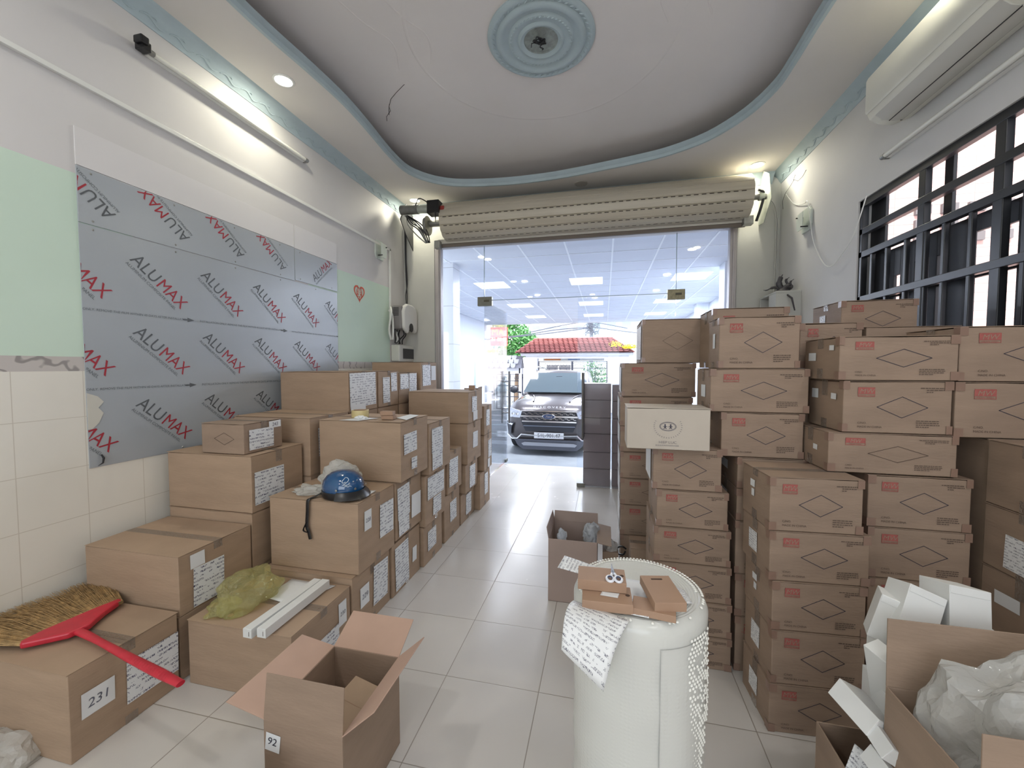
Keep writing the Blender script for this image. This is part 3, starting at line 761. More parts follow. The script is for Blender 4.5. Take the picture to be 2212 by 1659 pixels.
# ------------------------------------------------------------------ roller shutter
SL = mat('shutter_slats', srgb(190, 182, 166), 0.45, 0.1, var=.08, scale=6, stretch=(.3, 4, 4))
SLD = mat('shutter_slot', srgb(58, 50, 44), .7)
t = thing('roller_shutter', 'beige rolled up slatted roller shutter above the glass shop front', 'roller shutter', (-0.24, 4.80, 3.28))
yc, zc, R_ = 0, 0, .215
hx = 1.70
b = MB(); sl = MB(); pr = []
nsl = 14
for k in range(nsl):
    a0 = 2 * PI * k / nsl
    for (f_, dr) in ((0.0, -.006), (.06, 0.004), (.5, .009), (.94, .004), (1.0, -.006)):
        a = a0 + 2 * PI / nsl * f_; pr.append(((R_ + dr) * math.cos(a) * .98, (R_ + dr) * math.sin(a)))
b.extr(pr, -hx, hx, SL, 'X')
for k in range(nsl):
    a = 2 * PI * (k + .0) / nsl
    if not (PI * .86 < a < PI * 1.55): continue
    yy, zz = (R_ + .001) * math.cos(a + .05) * .98, (R_ + .001) * math.sin(a + .05)
    x = -hx + .05
    while x < hx - .06:
        d = Vector((0, -math.sin(a), math.cos(a))) * .004
        o_ = Vector((x, yy, zz)); n_ = Vector((0, math.cos(a), math.sin(a))) * .007
        b.add([o_ + n_ - d, o_ + n_ - d + Vector((.045, 0, 0)), o_ + n_ + d + Vector((.045, 0, 0)), o_ + n_ + d], [(0, 1, 2, 3)], SLD)
        x += .075
b.build('slat_roll', t, smooth=25)
MB().box(-hx - .12, hx + .02, .04, .09, -.245, -.19, mat('shutter_rail', srgb(196, 192, 184), .4, .3)).box(-hx - .1, hx, .05, .085, -.285, -.245, mat('shutter_rail_dark', srgb(110, 100, 92), .5, .2)).build('bottom_rail', t, bevel=.003)
b = MB().tube([(-hx - .28, 0, .0), (-hx, 0, 0)], .04, STEEL, 16).tube([(hx, 0, 0), (hx + .18, 0, 0)], .035, STEEL, 16)
b.build('shaft', t, smooth=40)
b = MB().slab([(1.87, -.06, .20), (1.87, .10, .30), (1.87, .20, .10), (1.87, .20, -.24), (1.87, .05, -.26), (1.87, -.14, -.08)], (1, 0, 0), .008, mat('galvanised', srgb(178, 184, 176), .4, .4, var=.15, scale=12))
b.build('side_bracket', t, bevel=.002)
b = MB().box(1.66, 1.75, -.03, .05, -.285, -.20, STEEL); b.lathe([(.045, 0), (.045, .05), (0, .05)], mat('galvanised', 0), (1.80, 0, 0), 'X', 14); b.tube(cr([(1.78, -.05, .05), (1.84, -.03, .02), (1.83, .0, -.10), (1.80, .05, -.24)], 4), .014, DARK, 6)
b.build('end_fittings', t, smooth=40)
t = thing('shutter_motor', 'shutter motor with black control box on a triangular bracket left of the roller shutter', 'motor', (-2.30, 4.75, 3.30))
G2 = mat('motor_grey', srgb(120, 120, 118), .4, .4, var=.2, scale=15)
b = MB().slab([(-.16, .02, .24), (-.16, .20, .15), (-.16, .20, -.30), (-.16, .0, -.14), (-.16, -.14, .0)], (1, 0, 0), .010, DARK); b.build('bracket_plate', t, bevel=.002)
b = MB().tube([(-.15, -.12, .11), (.08, -.12, .10)], .055, G2, 18).tube([(.08, -.12, .10), (.28, -.12, .09)], .047, mat('galvanised', 0), 18); b.build('motor_body', t, smooth=40)
b = MB().box(.22, .37, -.19, -.05, .02, .17, BLACKP); b.tube([(.33, -.19, .03), (.335, -.20, -.10)], [.012, .003], BLACKP, 6); b.build('control_box', t, bevel=.012)
MB().box(.37, .42, -.15, -.10, .05, .11, mat('red_plastic', srgb(150, 50, 44), .4)).build('release_knob', t, bevel=.006)
MB().lathe([(.0, -.015), (.115, -.015), (.12, 0), (.115, .015), (0, .015)], G2, (.14, .0, -.06), 'X', 22).build('sprocket', t, smooth=40)
b = MB()
for k in range(6):
    b.tube(cr([(-.12 + random.uniform(0, .1), -.12, .04), (-.06 + .03 * k, -.12 + random.uniform(-.04, .05), -.06), (.02 + .03 * k, -.06, -.16 + random.uniform(-.03, .05)), (.12 + .01 * k, .0, -.27)], 5), .008, random.choice([BLACKP, DARK, STEEL]), 6)
b.tube(cr([(.06, -.16, .13), (.12, -.19, .20), (.2, -.15, .17), (.23, -.14, .12)], 4), .007, DARK, 6)
b.box(.22, .29, .02, .10, -.33, -.24, STEEL)
b.build('wiring', t, smooth=True)

# ------------------------------------------------------------------ glass shop front
FR = mat('frame_alu', srgb(178, 172, 172), .4, .2, var=.05)
GL = glass_mat('clear_glass', (.95, .97, 1.0), 1.45, .7)
GLE = mat('glass_edge', srgb(150, 170, 178), .2)
b = MB()
for x0_, x1_ in ((-2.17, -2.09), (1.35, 1.42)): b.box(x0_, x1_, YF - .03, YF + .06, 0, 3.10, FR); 
b.box(-2.17, 1.42, YF - .03, YF + .06, 3.03, 3.10, FR)
b.box(-2.135, -2.11, YF - .045, YF - .03, 0, 3.06, FR); b.box(1.375, 1.395, YF - .045, YF - .03, 0, 3.06, FR); b.box(-2.135, 1.395, YF - .045, YF - .03, 3.05, 3.07, FR)
struct(b.build('trim_8', bevel=.004), 'grey aluminium frame of the glass shop front')
def pane(name, x0_, x1_, z0_, z1_, label):
    o_ = MB().box(x0_, x1_, YF + .01, YF + .022, z0_, z1_, GL).build(name)
    struct(o_, label); return o_
pane('window_3', -2.09, -1.512, 0, 3.03, 'fixed left glass pane of the shop front')
pane('window_4', .802, 1.35, 0, 3.03, 'fixed right glass pane of the shop front')
pane('window_5', -1.508, .798, 2.345, 3.03, 'glass transom above the doors')
struct(MB().box(-1.513, -1.507, YF + .006, YF + .026, 2.345, 3.03, GLE).box(.797, .803, YF + .006, YF + .026, 2.345, 3.03, GLE).box(-1.507, .797, YF + .008, YF + .024, 2.340, 2.346, GLE).build('trim_14'), 'grey seams of the glass wall')
FIT = mat('patch_fitting', srgb(128, 122, 98), .4, .5, var=.2, scale=30)
FITG = mat('patch_fitting_grey', srgb(112, 112, 104), .4, .5, var=.1, scale=30)
def leaf(name, hinge, width, ang, label, xh, fm):
    t = thing(name, label, 'glass door', (hinge, YF + .016, 0), math.radians(ang))
    s = 1 if width > 0 else -1; w = abs(width)
    t['kind'] = 'structure'
    bx = MB()
    xa, xb = sorted((0, s * w))
    bx.box(xa, xb, -.006, .006, .012, 2.33, GL); bx.build('glass_leaf', t)
    for yy in (-.055, .055):
        hxx = s * xh
        bh = MB().tube([(hxx, yy, .62), (hxx, yy, 1.42)], .016, mat('handle_steel', srgb(120, 118, 118), .3, .8), 12)
        for zz in (.78, 1.26): bh.tube([(hxx, 0, zz), (hxx, yy, zz)], .009, mat('handle_steel', 0), 8)
        bh.build('handle', t, smooth=40)
    MB().box(min(0, s * .16), max(0, s * .16), -.016, .016, .005, .06, FITG).box(min(s * (w - .10), s * w), max(s * (w - .10), s * w), -.016, .016, .005, .05, FITG).build('floor_fitting', t, bevel=.002)
    return t
leaf('door_1', -1.505, 1.12, 89.0, 'left glass door leaf standing open outwards with paired bar handles', 1.05, FITG)
leaf('door_2', .798, -1.12, 0, 'closed right glass door leaf with vertical bar handle', 1.05, FIT)
def patch(name, x, label, m_):
    b = MB().box(x - .105, x + .085, YF - .012, YF + .044, 2.27, 2.385, m_); b.box(x - .02, x + .05, YF - .016, YF - .012, 2.32, 2.345, mat('fitting_dark', srgb(80, 76, 60), .5))  # narrow darker strip on the fitting's face
    return tag(b.build(name, bevel=.004), label, 'door fitting', 'door patch fittings')
patch('patch_fitting', -1.49, 'grey metal patch fitting holding the left glass door leaf', FITG)
patch('patch_fitting', .81, 'tarnished brass coloured patch fitting above the right glass door leaf', FIT)
# unseen fill light added behind the camera, in the back wall's opening
area('rear_opening_fill', (-.35, YB + .02, 2.0), 3.0, 12, (.96, .97, 1.0), (PI / 2, 0, 0), 'RECTANGLE', 1.9)
# ================================================================== THE YARD AND STREET
YW = mat('yard_wall', srgb(226, 230, 238), 0.7, var=.03, scale=1.2)
YT = grid_mat('yard_pillar_tiles', srgb(228, 230, 236), srgb(150, 152, 160), 1, 2, 5, .60, 2.2, .05, .006, rough=.3, var=.01)
CTILE = mat('ceiling_tile', srgb(214, 218, 228), .8, var=.015, scale=1)
TBAR = mat('ceiling_bar', srgb(240, 243, 248), .5)
LEDP = mat('led_panel', (1, 1, 1, 1), .4, emis=(.93, .96, 1, 1), estr=.62)
struct(MB().box(-4.6, 3.0, YF + .16, 15.0, YZ, YZ + .05, CTILE).build('ceiling')).name = 'ceiling_yard'
b = MB()
x = -.525 - .62 * 6
while x < 2.6: b.box(x - .012, x + .012, YF + .18, 15.0, YZ - .006, YZ, TBAR); x += .62
y = 5.35
while y < 15: b.box(-4.4, 2.6, y - .006, y + .006, YZ - .006, YZ, TBAR); y += .62
struct(b.build('trim_9'), 'white grid bars of the yard ceiling')
for i, (px, py) in enumerate(YARD_PANELS):
    tag(MB().box(px - .30, px + .30, py - .30, py + .30, YZ - .012, YZ - .001, LEDP).build('ceiling_panel_light'), 'square glowing panel light, %s of the %s row in the yard ceiling' % (('left one', 'middle one', 'right one')[i % 3], ('nearest', 'middle', 'farthest')[i // 3]), 'ceiling light', 'panel lights in the yard ceiling')
for i, (x, y) in enumerate(((-1.74, 5.98), (-1.71, 7.64), (-.28, 7.8), (1.17, 6.1), (-1.71, 9.4), (-.28, 9.4))):
    t = thing('downlight', 'small round downlight in the yard ceiling, ' + ('nearest one at left', 'second one at left', 'nearest one in the middle', 'nearest one at right', 'third one at left', 'farther one in the middle')[i], 'ceiling light', (x, y, YZ), 0, 'yard ceiling downlights')
    MB().lathe([(.055, 0), (.055, -.006), (.04, -.010), (.0, -.008)], mat('yard_lens', (1, 1, 1, 1), .4, emis=(1, .95, .85, 1), estr=4), n=20).build('lens', t)
struct(MB().box(-4.6, -4.4, YF + .16, 15.0, GZ, YZ, YW).build('wall_yard_left'))
struct(MB().box(2.6, 2.8, YF + .16, 15.0, GZ, YZ, YW).build('wall_yard_right'))
struct(MB().box(-3.2, -2.33, 6.06, 6.36, GZ, YZ, YT).build('trim_10'), 'white tiled pillar left of the yard')
struct(MB().box(2.30, 2.6, 11.3, 11.6, GZ, YZ, YW).box(1.80, 2.6, 6.9, 7.2, GZ, YZ, YW).build('trim_11'), 'white pillars right of the yard')
tag(MB().slab([(-2.9, 8.6, GZ), (-2.74, 8.6, GZ), (-2.80, 8.6, 1.75)], (0, 1, 0), .02, mat('wedge_grey', srgb(190, 200, 214), .7)).build('thin_wedge'), 'tall thin grey wedge standing beside the left yard wall', 'canvas')  # tall thin grey wedge shape near the yard wall
# landing and driveway
struct(MB().box(-4.4, 2.6, 5.98, 6.02, GZ, 0, mat('landing_edge', srgb(190, 196, 204), .5)).build('trim_12'), 'edge of the tiled landing')
CONC = mat('driveway_concrete', srgb(142, 148, 154), .7, var=.12, scale=2.0, bump=.3, bscale=12)
struct(MB().box(-14, 12, 6.0, 40, GZ - .05, GZ, CONC).build('floor')).name = 'floor_driveway'
struct(MB().box(-4.4, 2.6, 14.9, 15.0, YZ - .05, YZ + .6, mat('fascia_white', srgb(230, 230, 232), .6)).build('trim_13'), 'front fascia of the yard canopy')
struct(MB().box(-4.6, -2.9, YF + .16, 5.98, -.06, 0, FLOOR).box(1.95, 2.6, YF + .1, 5.98, -.06, 0, FLOOR).build('floor')).name = 'floor_landing'

# gatehouse across the yard
GY = 16.0
GW = mat('gate_plaster', srgb(232, 230, 234), .7, var=.02)
RT = mat('roof_tile_red', srgb(150, 82, 80), .5, var=.18, scale=3)
RTD = mat('roof_tile_joint', srgb(96, 44, 46), .7)
t = thing('gatehouse', 'white gate portal with red scalloped tile roof across the yard behind the car', 'gatehouse', (-1.2, GY, GZ))
def gh(x0_, x1_, y0_, y1_, z0_, z1_, m_, name): return MB().box(x0_ + 1.2, x1_ + 1.2, y0_, y1_, z0_ - GZ, z1_ - GZ, m_).build(name, t, bevel=.01)
gh(-3.09, -2.62, 0, .5, GZ, 1.97, GW, 'post'); gh(.14, .92, 0, .5, GZ, 1.97, GW, 'post')
gh(-3.09, .92, .02, .5, 1.80, 1.99, GW, 'lintel')
MB().extr([(-.25, 1.97 - GZ), (-.2, 2.02 - GZ), (.6, 2.02 - GZ), (.6, 1.95 - GZ), (0, 1.95 - GZ), (-.12, 1.90 - GZ)], -3.25 + 1.2, 1.05 + 1.2, GW, 'X').build('cornice', t)
A_, B_, C_, D_ = Vector((-3.42 + 1.2, -.35, 2.03 - GZ)), Vector((1.07 + 1.2, -.35, 2.03 - GZ)), Vector((.27 + 1.2, .45, 2.62 - GZ)), Vector((-2.75 + 1.2, .45, 2.62 - GZ))
b = MB(); b.quad(A_, B_, C_, D_, RTD); b.quad(A_ + Vector((0, 1.6, 0)), B_ + Vector((0, 1.6, 0)), C_, D_, RTD); b.add([A_, D_, A_ + Vector((0, 1.6, 0))], [(0, 1, 2)], RT); b.add([B_, C_, B_ + Vector((0, 1.6, 0))], [(0, 1, 2)], RT)
nr = 9
nrm = (B_ - A_).cross(D_ - A_).normalized()
for r_ in range(nr):
    t0, t1 = (r_) / nr, (r_ + 1.25) / nr; t1 = min(t1, 1)
    L0 = A_.lerp(D_, t0); R0 = B_.lerp(C_, t0); L1 = A_.lerp(D_, t1); R1 = B_.lerp(C_, t1)
    w_ = .19; up_ = (L1 - L0); up_ = Vector((0, up_.y, up_.z))
    x = L0.x + (w_ / 2 if r_ % 2 else 0)
    while x + w_ < R0.x + .02:
        o_ = Vector((x, L0.y, L0.z)) + nrm * (.03)
        pts = [o_ + up_ * .42, o_ + up_ * .12 + Vector((w_ * .18, 0, 0)), o_ + Vector((w_ * .5, 0, 0)), o_ + up_ * .12 + Vector((w_ * .82, 0, 0)), o_ + up_ * .42 + Vector((w_, 0, 0)), o_ + up_ * .85 + Vector((w_, 0, 0)) - nrm * .02, o_ + up_ * .85 - nrm * .02]
        xm = (x + w_ / 2); ok = True
        lim0 = A_.lerp(D_, min(1, t0 + .6 / nr)).x; lim1 = B_.lerp(C_, min(1, t0 + .6 / nr)).x
        if x > lim0 - .05 and x + w_ < lim1 + .05: b.slab(pts, nrm, .012, RT)
        x += w_ + .006
b.tube([D_, C_], .035, RT, 8); b.tube([A_, D_], .03, RT, 8); b.tube([B_, C_], .03, RT, 8)
b.build('tiled_roof', t)

IRON = mat('wrought_iron', srgb(66, 68, 82), .5, .3)
def scroll(b, c, r_, s, y, n=14, turns=1.4, m_=IRON, rr=.010):
    pts = []
    for i in range(n + 1):
        a = turns * 2 * PI * i / n; q_ = r_ * (1 - .75 * i / n)
        pts.append((c[0] + s * (q_ * math.cos(a) - r_ * .5), y, c[1] + q_ * math.sin(a)))
    b.tube(pts, rr, m_, 5)
def iron_gate(name, x0_, x1_, z1_, label, leaves, y=GY + .2, gr=None):
    cxm = (x0_ + x1_) / 2; t = thing(name, label, 'gate', (cxm, y, GZ))
    W = (x1_ - x0_) / leaves
    for k in range(leaves):
        b = MB(); xa = x0_ - cxm + k * W; xb = xa + W; H = z1_ - GZ
        for x in (xa + .02, xb - .02): b.box(x - .02, x + .02, -.02, .02, .05, H, IRON)
        for z in (.05, .55, 1.0, H - .28, H - .02): b.box(xa, xb, -.015, .015, z - .015, z + .015, IRON)
        n_ = max(3, int(W / .2))
        for i in range(1, n_):
            x = xa + W * i / n_; b.box(x - .008, x + .008, -.01, .01, .05, H - .28, IRON)
        m_ = max(2, int(W / .34))
        for i in range(m_):
            xc = xa + W * (i + .5) / m_
            scroll(b, (xc - .05, H - .15), .08, 1, 0); scroll(b, (xc + .05, H - .15), .08, -1, 0)
            for z in (1.25, .78, .3): scroll(b, (xc, z), .09, 1 if i % 2 else -1, 0, rr=.008)
        b.build('gate_leaf', t)
    return t
iron_gate('iron_gate', -2.60, .12, 1.70, 'double wrought iron gate with scrolls under the red tile roof', 2)
# left boundary wall with tiled cap and small gate
t = thing('boundary_wall', 'white boundary wall with grey scalloped tile cap left of the gate portal', 'wall', (-5.68, GY, GZ))
b = MB().box(-2.4, 1.15, .1, .4, 0, 1.72, GW).box(1.15, 2.35, .1, .4, 1.50, 1.72, GW).box(2.30, 2.42, .1, .4, 0, 1.72, GW); b.build('wall_body', t)
b = MB(); GT = mat('cap_tile', srgb(190, 190, 198), .6, var=.15); b.extr([(-.1, 1.72), (.25, 2.22), (.6, 1.72)], -2.4, 2.42, mat('cap_joint', srgb(140, 140, 150), .8), 'X')
for r_ in range(3):
    for i in range(22):
        x = -2.4 + i * .22 + (.11 if r_ % 2 else 0); z = 1.72 + r_ * .16; yy = -.1 + r_ * .112
        if x + .2 > 2.42: continue
        b.slab([(x, yy - .02, z + .10), (x + .03, yy - .03, z + .03), (x + .1, yy - .035, z), (x + .17, yy - .03, z + .03), (x + .2, yy - .02, z + .10), (x + .2, yy + .05, z + .2), (x, yy + .05, z + .2)], (0, -1, 0), .02, GT)
b.build('tile_cap', t)
iron_gate('iron_gate', -4.34, -3.22, 1.18, 'narrow wrought iron gate in the boundary wall left of the portal', 2, GY + .15)

# behind the gate: grey house door and a hedge
tag(MB().box(-2.50, -1.45, 17.9, 18.0, GZ, 1.55, mat('house_door_grey', srgb(112, 112, 118), .6)).box(-2.0, -1.95, 17.88, 17.9, GZ, 1.5, GW).build('house_door'), 'grey double house door seen through the left half of the iron gate', 'door')
# tree, flowers, sign, buildings, cables beyond
LEAF = mat('leaf_green', srgb(98, 158, 92), .6, var=.35, scale=3); LEAFY = mat('leaf_yellow', srgb(206, 206, 96), .6, var=.2, scale=3)
def foliage(b, c, R, n, s, m_, rnd):
    for _ in range(n):
        d = Vector((rnd.gauss(0, 1), rnd.gauss(0, 1), rnd.gauss(0, 1))).normalized() * (rnd.random() ** .45) * .85
        p = Vector((c[0] + d.x * R[0], c[1] + d.y * R[1], c[2] + d.z * R[2]))
        a = Vector((rnd.gauss(0, 1), rnd.gauss(0, 1), rnd.gauss(0, 1))).normalized(); e = a.orthogonal().normalized()
        q_ = s * rnd.uniform(.6, 1.3)
        b.add([p - a * q_, p + e * q_ * .45, p + a * q_, p - e * q_ * .45], [(0, 1, 2, 3)], m_)
rnd = random.Random(3)
t = thing('street_tree', 'bright green leafy tree standing beyond the boundary wall left of the red roof', 'tree', (-4.35, 20, GZ))
b = MB(); 
for c, R in (((0, 0, 3.3), (.95, .8, 1.0)), ((.55, 0, 2.9), (.75, .6, .8)), ((-.4, .0, 4.2), (.8, .7, .7)), ((-.2, -.2, 2.5), (.9, .6, .5))): foliage(b, c, R, 700, .10, LEAF, rnd)
foliage(b, (-.75, -.3, 3.8), (.5, .3, .6), 300, .10, LEAFY, rnd)
b.build('foliage', t); MB().tube([(0, 0, 0), (.05, 0, 1.4), (0, 0, 3.2)], [.12, .10, .06], mat('bark', srgb(120, 100, 84), .9), 8).build('trunk', t)
for (x, y, z, lab) in ((-4.4, 15.7, 2.10, 'yellow blossom cluster on the boundary wall left of the portal'), (.9, 15.5, 2.22, 'yellow blossom branch hanging over the right end of the red tile roof')):
    b = MB(); foliage(b, (x, y, z), (.38, .15, .10), 160, .045, mat('blossom_yellow', srgb(248, 226, 60), .6), rnd)
    if x > 0: foliage(b, (x - .5, y, z + .1), (.3, .1, .14), 90, .04, mat('blossom_yellow', 0), rnd)
    tag(b.build('blossoms'), lab, 'flowers', kind='stuff')
b = MB(); foliage(b, (-.45, 17.6, .75), (.75, .25, 1.22), 700, .08, LEAF, rnd)
tag(b.build('hedge'), 'green hedge seen through the right half of the iron gate', 'plant')
t = thing('street_sign', 'large red advertising sign with orange letters above the boundary wall', 'sign', (-4.84, 18.5, GZ))
MB().box(-.42, .40, 0, .08, 2.76, 3.62, mat('sign_red', srgb(222, 66, 62), .5)).build('sign_board', t)
b = MB().text('MA', (-.36, -.012, 3.26), (1, 0, 0), (0, 0, 1), .42, mat('sign_orange', srgb(250, 178, 60), .5), 0, .03)
for i, w_ in enumerate((.12, .05, .16, .08, .14)): b.box(-.36 + i * .14, -.36 + i * .14 + w_ * .8, -.012, -.005, 2.98, 3.15, mat('sign_white', srgb(246, 226, 200), .5))
b.build('lettering', t)
MB().box(-.3, -.22, .02, .07, 0, 2.76, STEEL).box(.2, .28, .02, .07, 0, 2.76, STEEL).build('posts', t)
t = thing('street_sign', 'small banner in orange and blue hanging behind the iron gate', 'sign', (-1.2, 17.2, GZ))
MB().box(-1.35, 1.2, 0, .03, 2.02, 2.16, mat('banner_white', srgb(238, 238, 236), .6)).box(-1.3, -.6, -.006, 0, 2.05, 2.13, mat('banner_orange', srgb(240, 150, 90), .6)).box(-.3, .2, -.006, 0, 2.05, 2.13, mat('banner_blue', srgb(150, 170, 210), .6)).build('banner', t)
def facade(name, x0_, x1_, y, z1_, col, label, wins, wc):
    t = thing(name, label, 'building', ((x0_ + x1_) / 2, y, GZ)); h = (x1_ - x0_) / 2
    MB().box(-h, h, 0, 3, 0, z1_ - GZ, mat(name + col[0] + str(y), col[1], .8, var=.04)).build('facade', t)
    for (a, b_, c, d) in wins:
        MB().box(a, b_, -.05, 0, c, d, wc).build('window_pane', t)
    MB().box(-h - .2, h + .2, -.5, 0, z1_ - GZ - 2.6, z1_ - GZ - 2.4, mat('awning', srgb(214, 212, 214), .7)).build('awning', t)
    return t
WC = mat('far_window', srgb(190, 214, 220), .3)
facade('building', -7.0, -1.5, 30, 7.0, ('a', srgb(240, 238, 240)), 'pale house with balcony far behind the red tile roof on the left', [(-2 + i * 1.0, -1.4 + i * 1.0, 3.4, 4.6) for i in range(5)], mat('far_window2', srgb(206, 206, 214), .4))
facade('building', -1.3, 2.2, 26, 7.0, ('b', srgb(226, 236, 236)), 'light turquoise house behind the right end of the red tile roof', [(-1.2 + i * .9, -.7 + i * .9, 3.2, 4.5) for i in range(3)], WC)
facade('building', 2.9, 8, 25, 7.0, ('c', srgb(236, 222, 220)), 'pale pink house at the right end of the street', [(-2.4 + i * 1.2, -1.8 + i * 1.2, 3.0, 4.2) for i in range(4)], WC)
b = MB()
for pts in ([(-6, 19, 2.85), (-4, 19, 2.95), (-2.2, 19, 3.2), (-.6, 19, 3.28)], [(-.6, 19, 3.3), (1.5, 19, 2.98), (4, 19, 2.75)], [(-6, 19, 2.75), (-3, 19, 3.0), (-.6, 19, 3.26)], [(-3.5, 19, 3.1), (-1.6, 19, 3.45), (-.5, 19, 3.5), (1, 19, 3.2)]):
    b.tube(cr(pts, 5), .022, mat('street_cable', srgb(96, 100, 116), .7), 5)
for k in range(26):
    c = Vector((-.6, 19, 3.25)); b.tube(cr([c + Vector([random.uniform(-.35, .35), random.uniform(-.1, .1), random.uniform(-.4, .35)]) for _ in range(3)], 3), .012, mat('street_cable', 0), 4)
t = thing('utility_pole', 'utility pole with a tangle of grey power cables behind the red tile roof', 'utility pole', (-.6, 19, GZ))
for i in range(len(b.v)): b.v[i] = (b.v[i][0] + .6, b.v[i][1] - 19, b.v[i][2] - GZ)
o = b.build('power_cables', t)
MB().tube([(0, .12, 0), (0, .12, 4.3)], [.10, .08], CONC, 10).build('pole', t, smooth=True)

# ================================================================== THE CAR
CX_, CY_ = -1.07, 8.05
t = thing('car', 'grey brown suv parked nose first in the yard facing the shop door', 'car', (CX_, CY_, GZ))
PAINT = mat('car_paint', srgb(84, 79, 81), .3, .3, var=.03, coat=.6); CHROME = mat('chrome', srgb(226, 228, 232), .12, .9); CBLK = mat('car_black', srgb(48, 50, 58), .4); CGL = mat('windscreen', srgb(112, 126, 134), .08, .0, coat=.8)
HWd = .85
def sect(y, w, z0, zs, zt, tp=.72):
    """car cross section, full outline from left to right"""
    L_ = [(-w * .86, z0), (-w * .98, z0 + .10), (-w, zs * .55 + z0 * .45), (-w * .985, zs - .06), (-w * .93, zs), (-w * tp, zt - .03), (-w * (tp - .12), zt), (0, zt + .015)]
    return [(x, y, z) for x, z in L_] + [(-x, y, z) for x, z in reversed(L_[:-1])]
def loft(name, secs, m_, parent, sm=35, caps=True):
    k = len(secs[0]); vs = [p for s_ in secs for p in s_]; fs = []
    for i in range(len(secs) - 1):
        for j in range(k - 1): fs.append((i * k + j, i * k + j + 1, (i + 1) * k + j + 1, (i + 1) * k + j))
        fs.append((i * k + k - 1, i * k, (i + 1) * k, (i + 1) * k + k - 1))
    if caps: fs += [tuple(range(k)), tuple((len(secs) - 1) * k + j for j in range(k))]
    return MB().add(vs, fs, m_).build(name, parent, smooth=sm)
t.scale = (1.08, 1.08, 1.08)
S1 = [sect(.0, .62, .34, .72, .80, .80), sect(.04, .72, .28, .76, .86, .80), sect(.16, .80, .24, .82, .93, .82), sect(.45, .85, .24, .92, 1.0, .84), sect(1.0, .86, .24, .97, 1.05, .84), sect(1.35, .86, .24, 1.0, 1.07, .84), sect(3.9, .86, .24, 1.0, 1.06, .84), sect(4.25, .80, .30, .95, 1.02, .8)]
loft('body', S1, PAINT, t)
def sect2(y, w, wt, z0, zt):
    L_ = [(-w, z0), (-wt - .01, zt - .05), (-wt + .05, zt), (0, zt + .02)]
    return [(x, y, z) for x, z in L_] + [(-x, y, z) for x, z in reversed(L_[:-1])]
loft('cabin', [sect2(1.15, .76, .74, 1.02, 1.06), sect2(1.75, .78, .62, 1.04, 1.50), sect2(2.1, .78, .63, 1.04, 1.56), sect2(3.7, .76, .62, 1.04, 1.53), sect2(4.15, .74, .6, 1.02, 1.2)], PAINT, t)
b = MB(); b.add([(-.70, 1.13, 1.075), (.70, 1.13, 1.075), (.575, 1.735, 1.475), (-.575, 1.735, 1.475)], [(0, 1, 2, 3)], CGL); b.add([(-.575, 1.735, 1.475), (.575, 1.735, 1.475), (.70, 1.13, 1.075), (-.70, 1.13, 1.075)], [(0, 1, 2, 3)], CGL)
for i in range(len(b.v)): b.v[i] = (b.v[i][0], b.v[i][1] - .05, b.v[i][2] + .04)
b.build('windscreen', t)
b = MB().box(-.52, -.38, 1.66, 1.665, 1.42, 1.455, mat('sticker_pale', srgb(190, 206, 206), .5)); b.box(-.05, .08, 1.56, 1.58, 1.34, 1.44, CBLK); b.tube([(-.62, 1.11, 1.10), (.1, 1.12, 1.11)], .007, CBLK, 5).tube([(.0, 1.10, 1.10), (.62, 1.12, 1.10)], .007, CBLK, 5)
b.build('wipers', t)
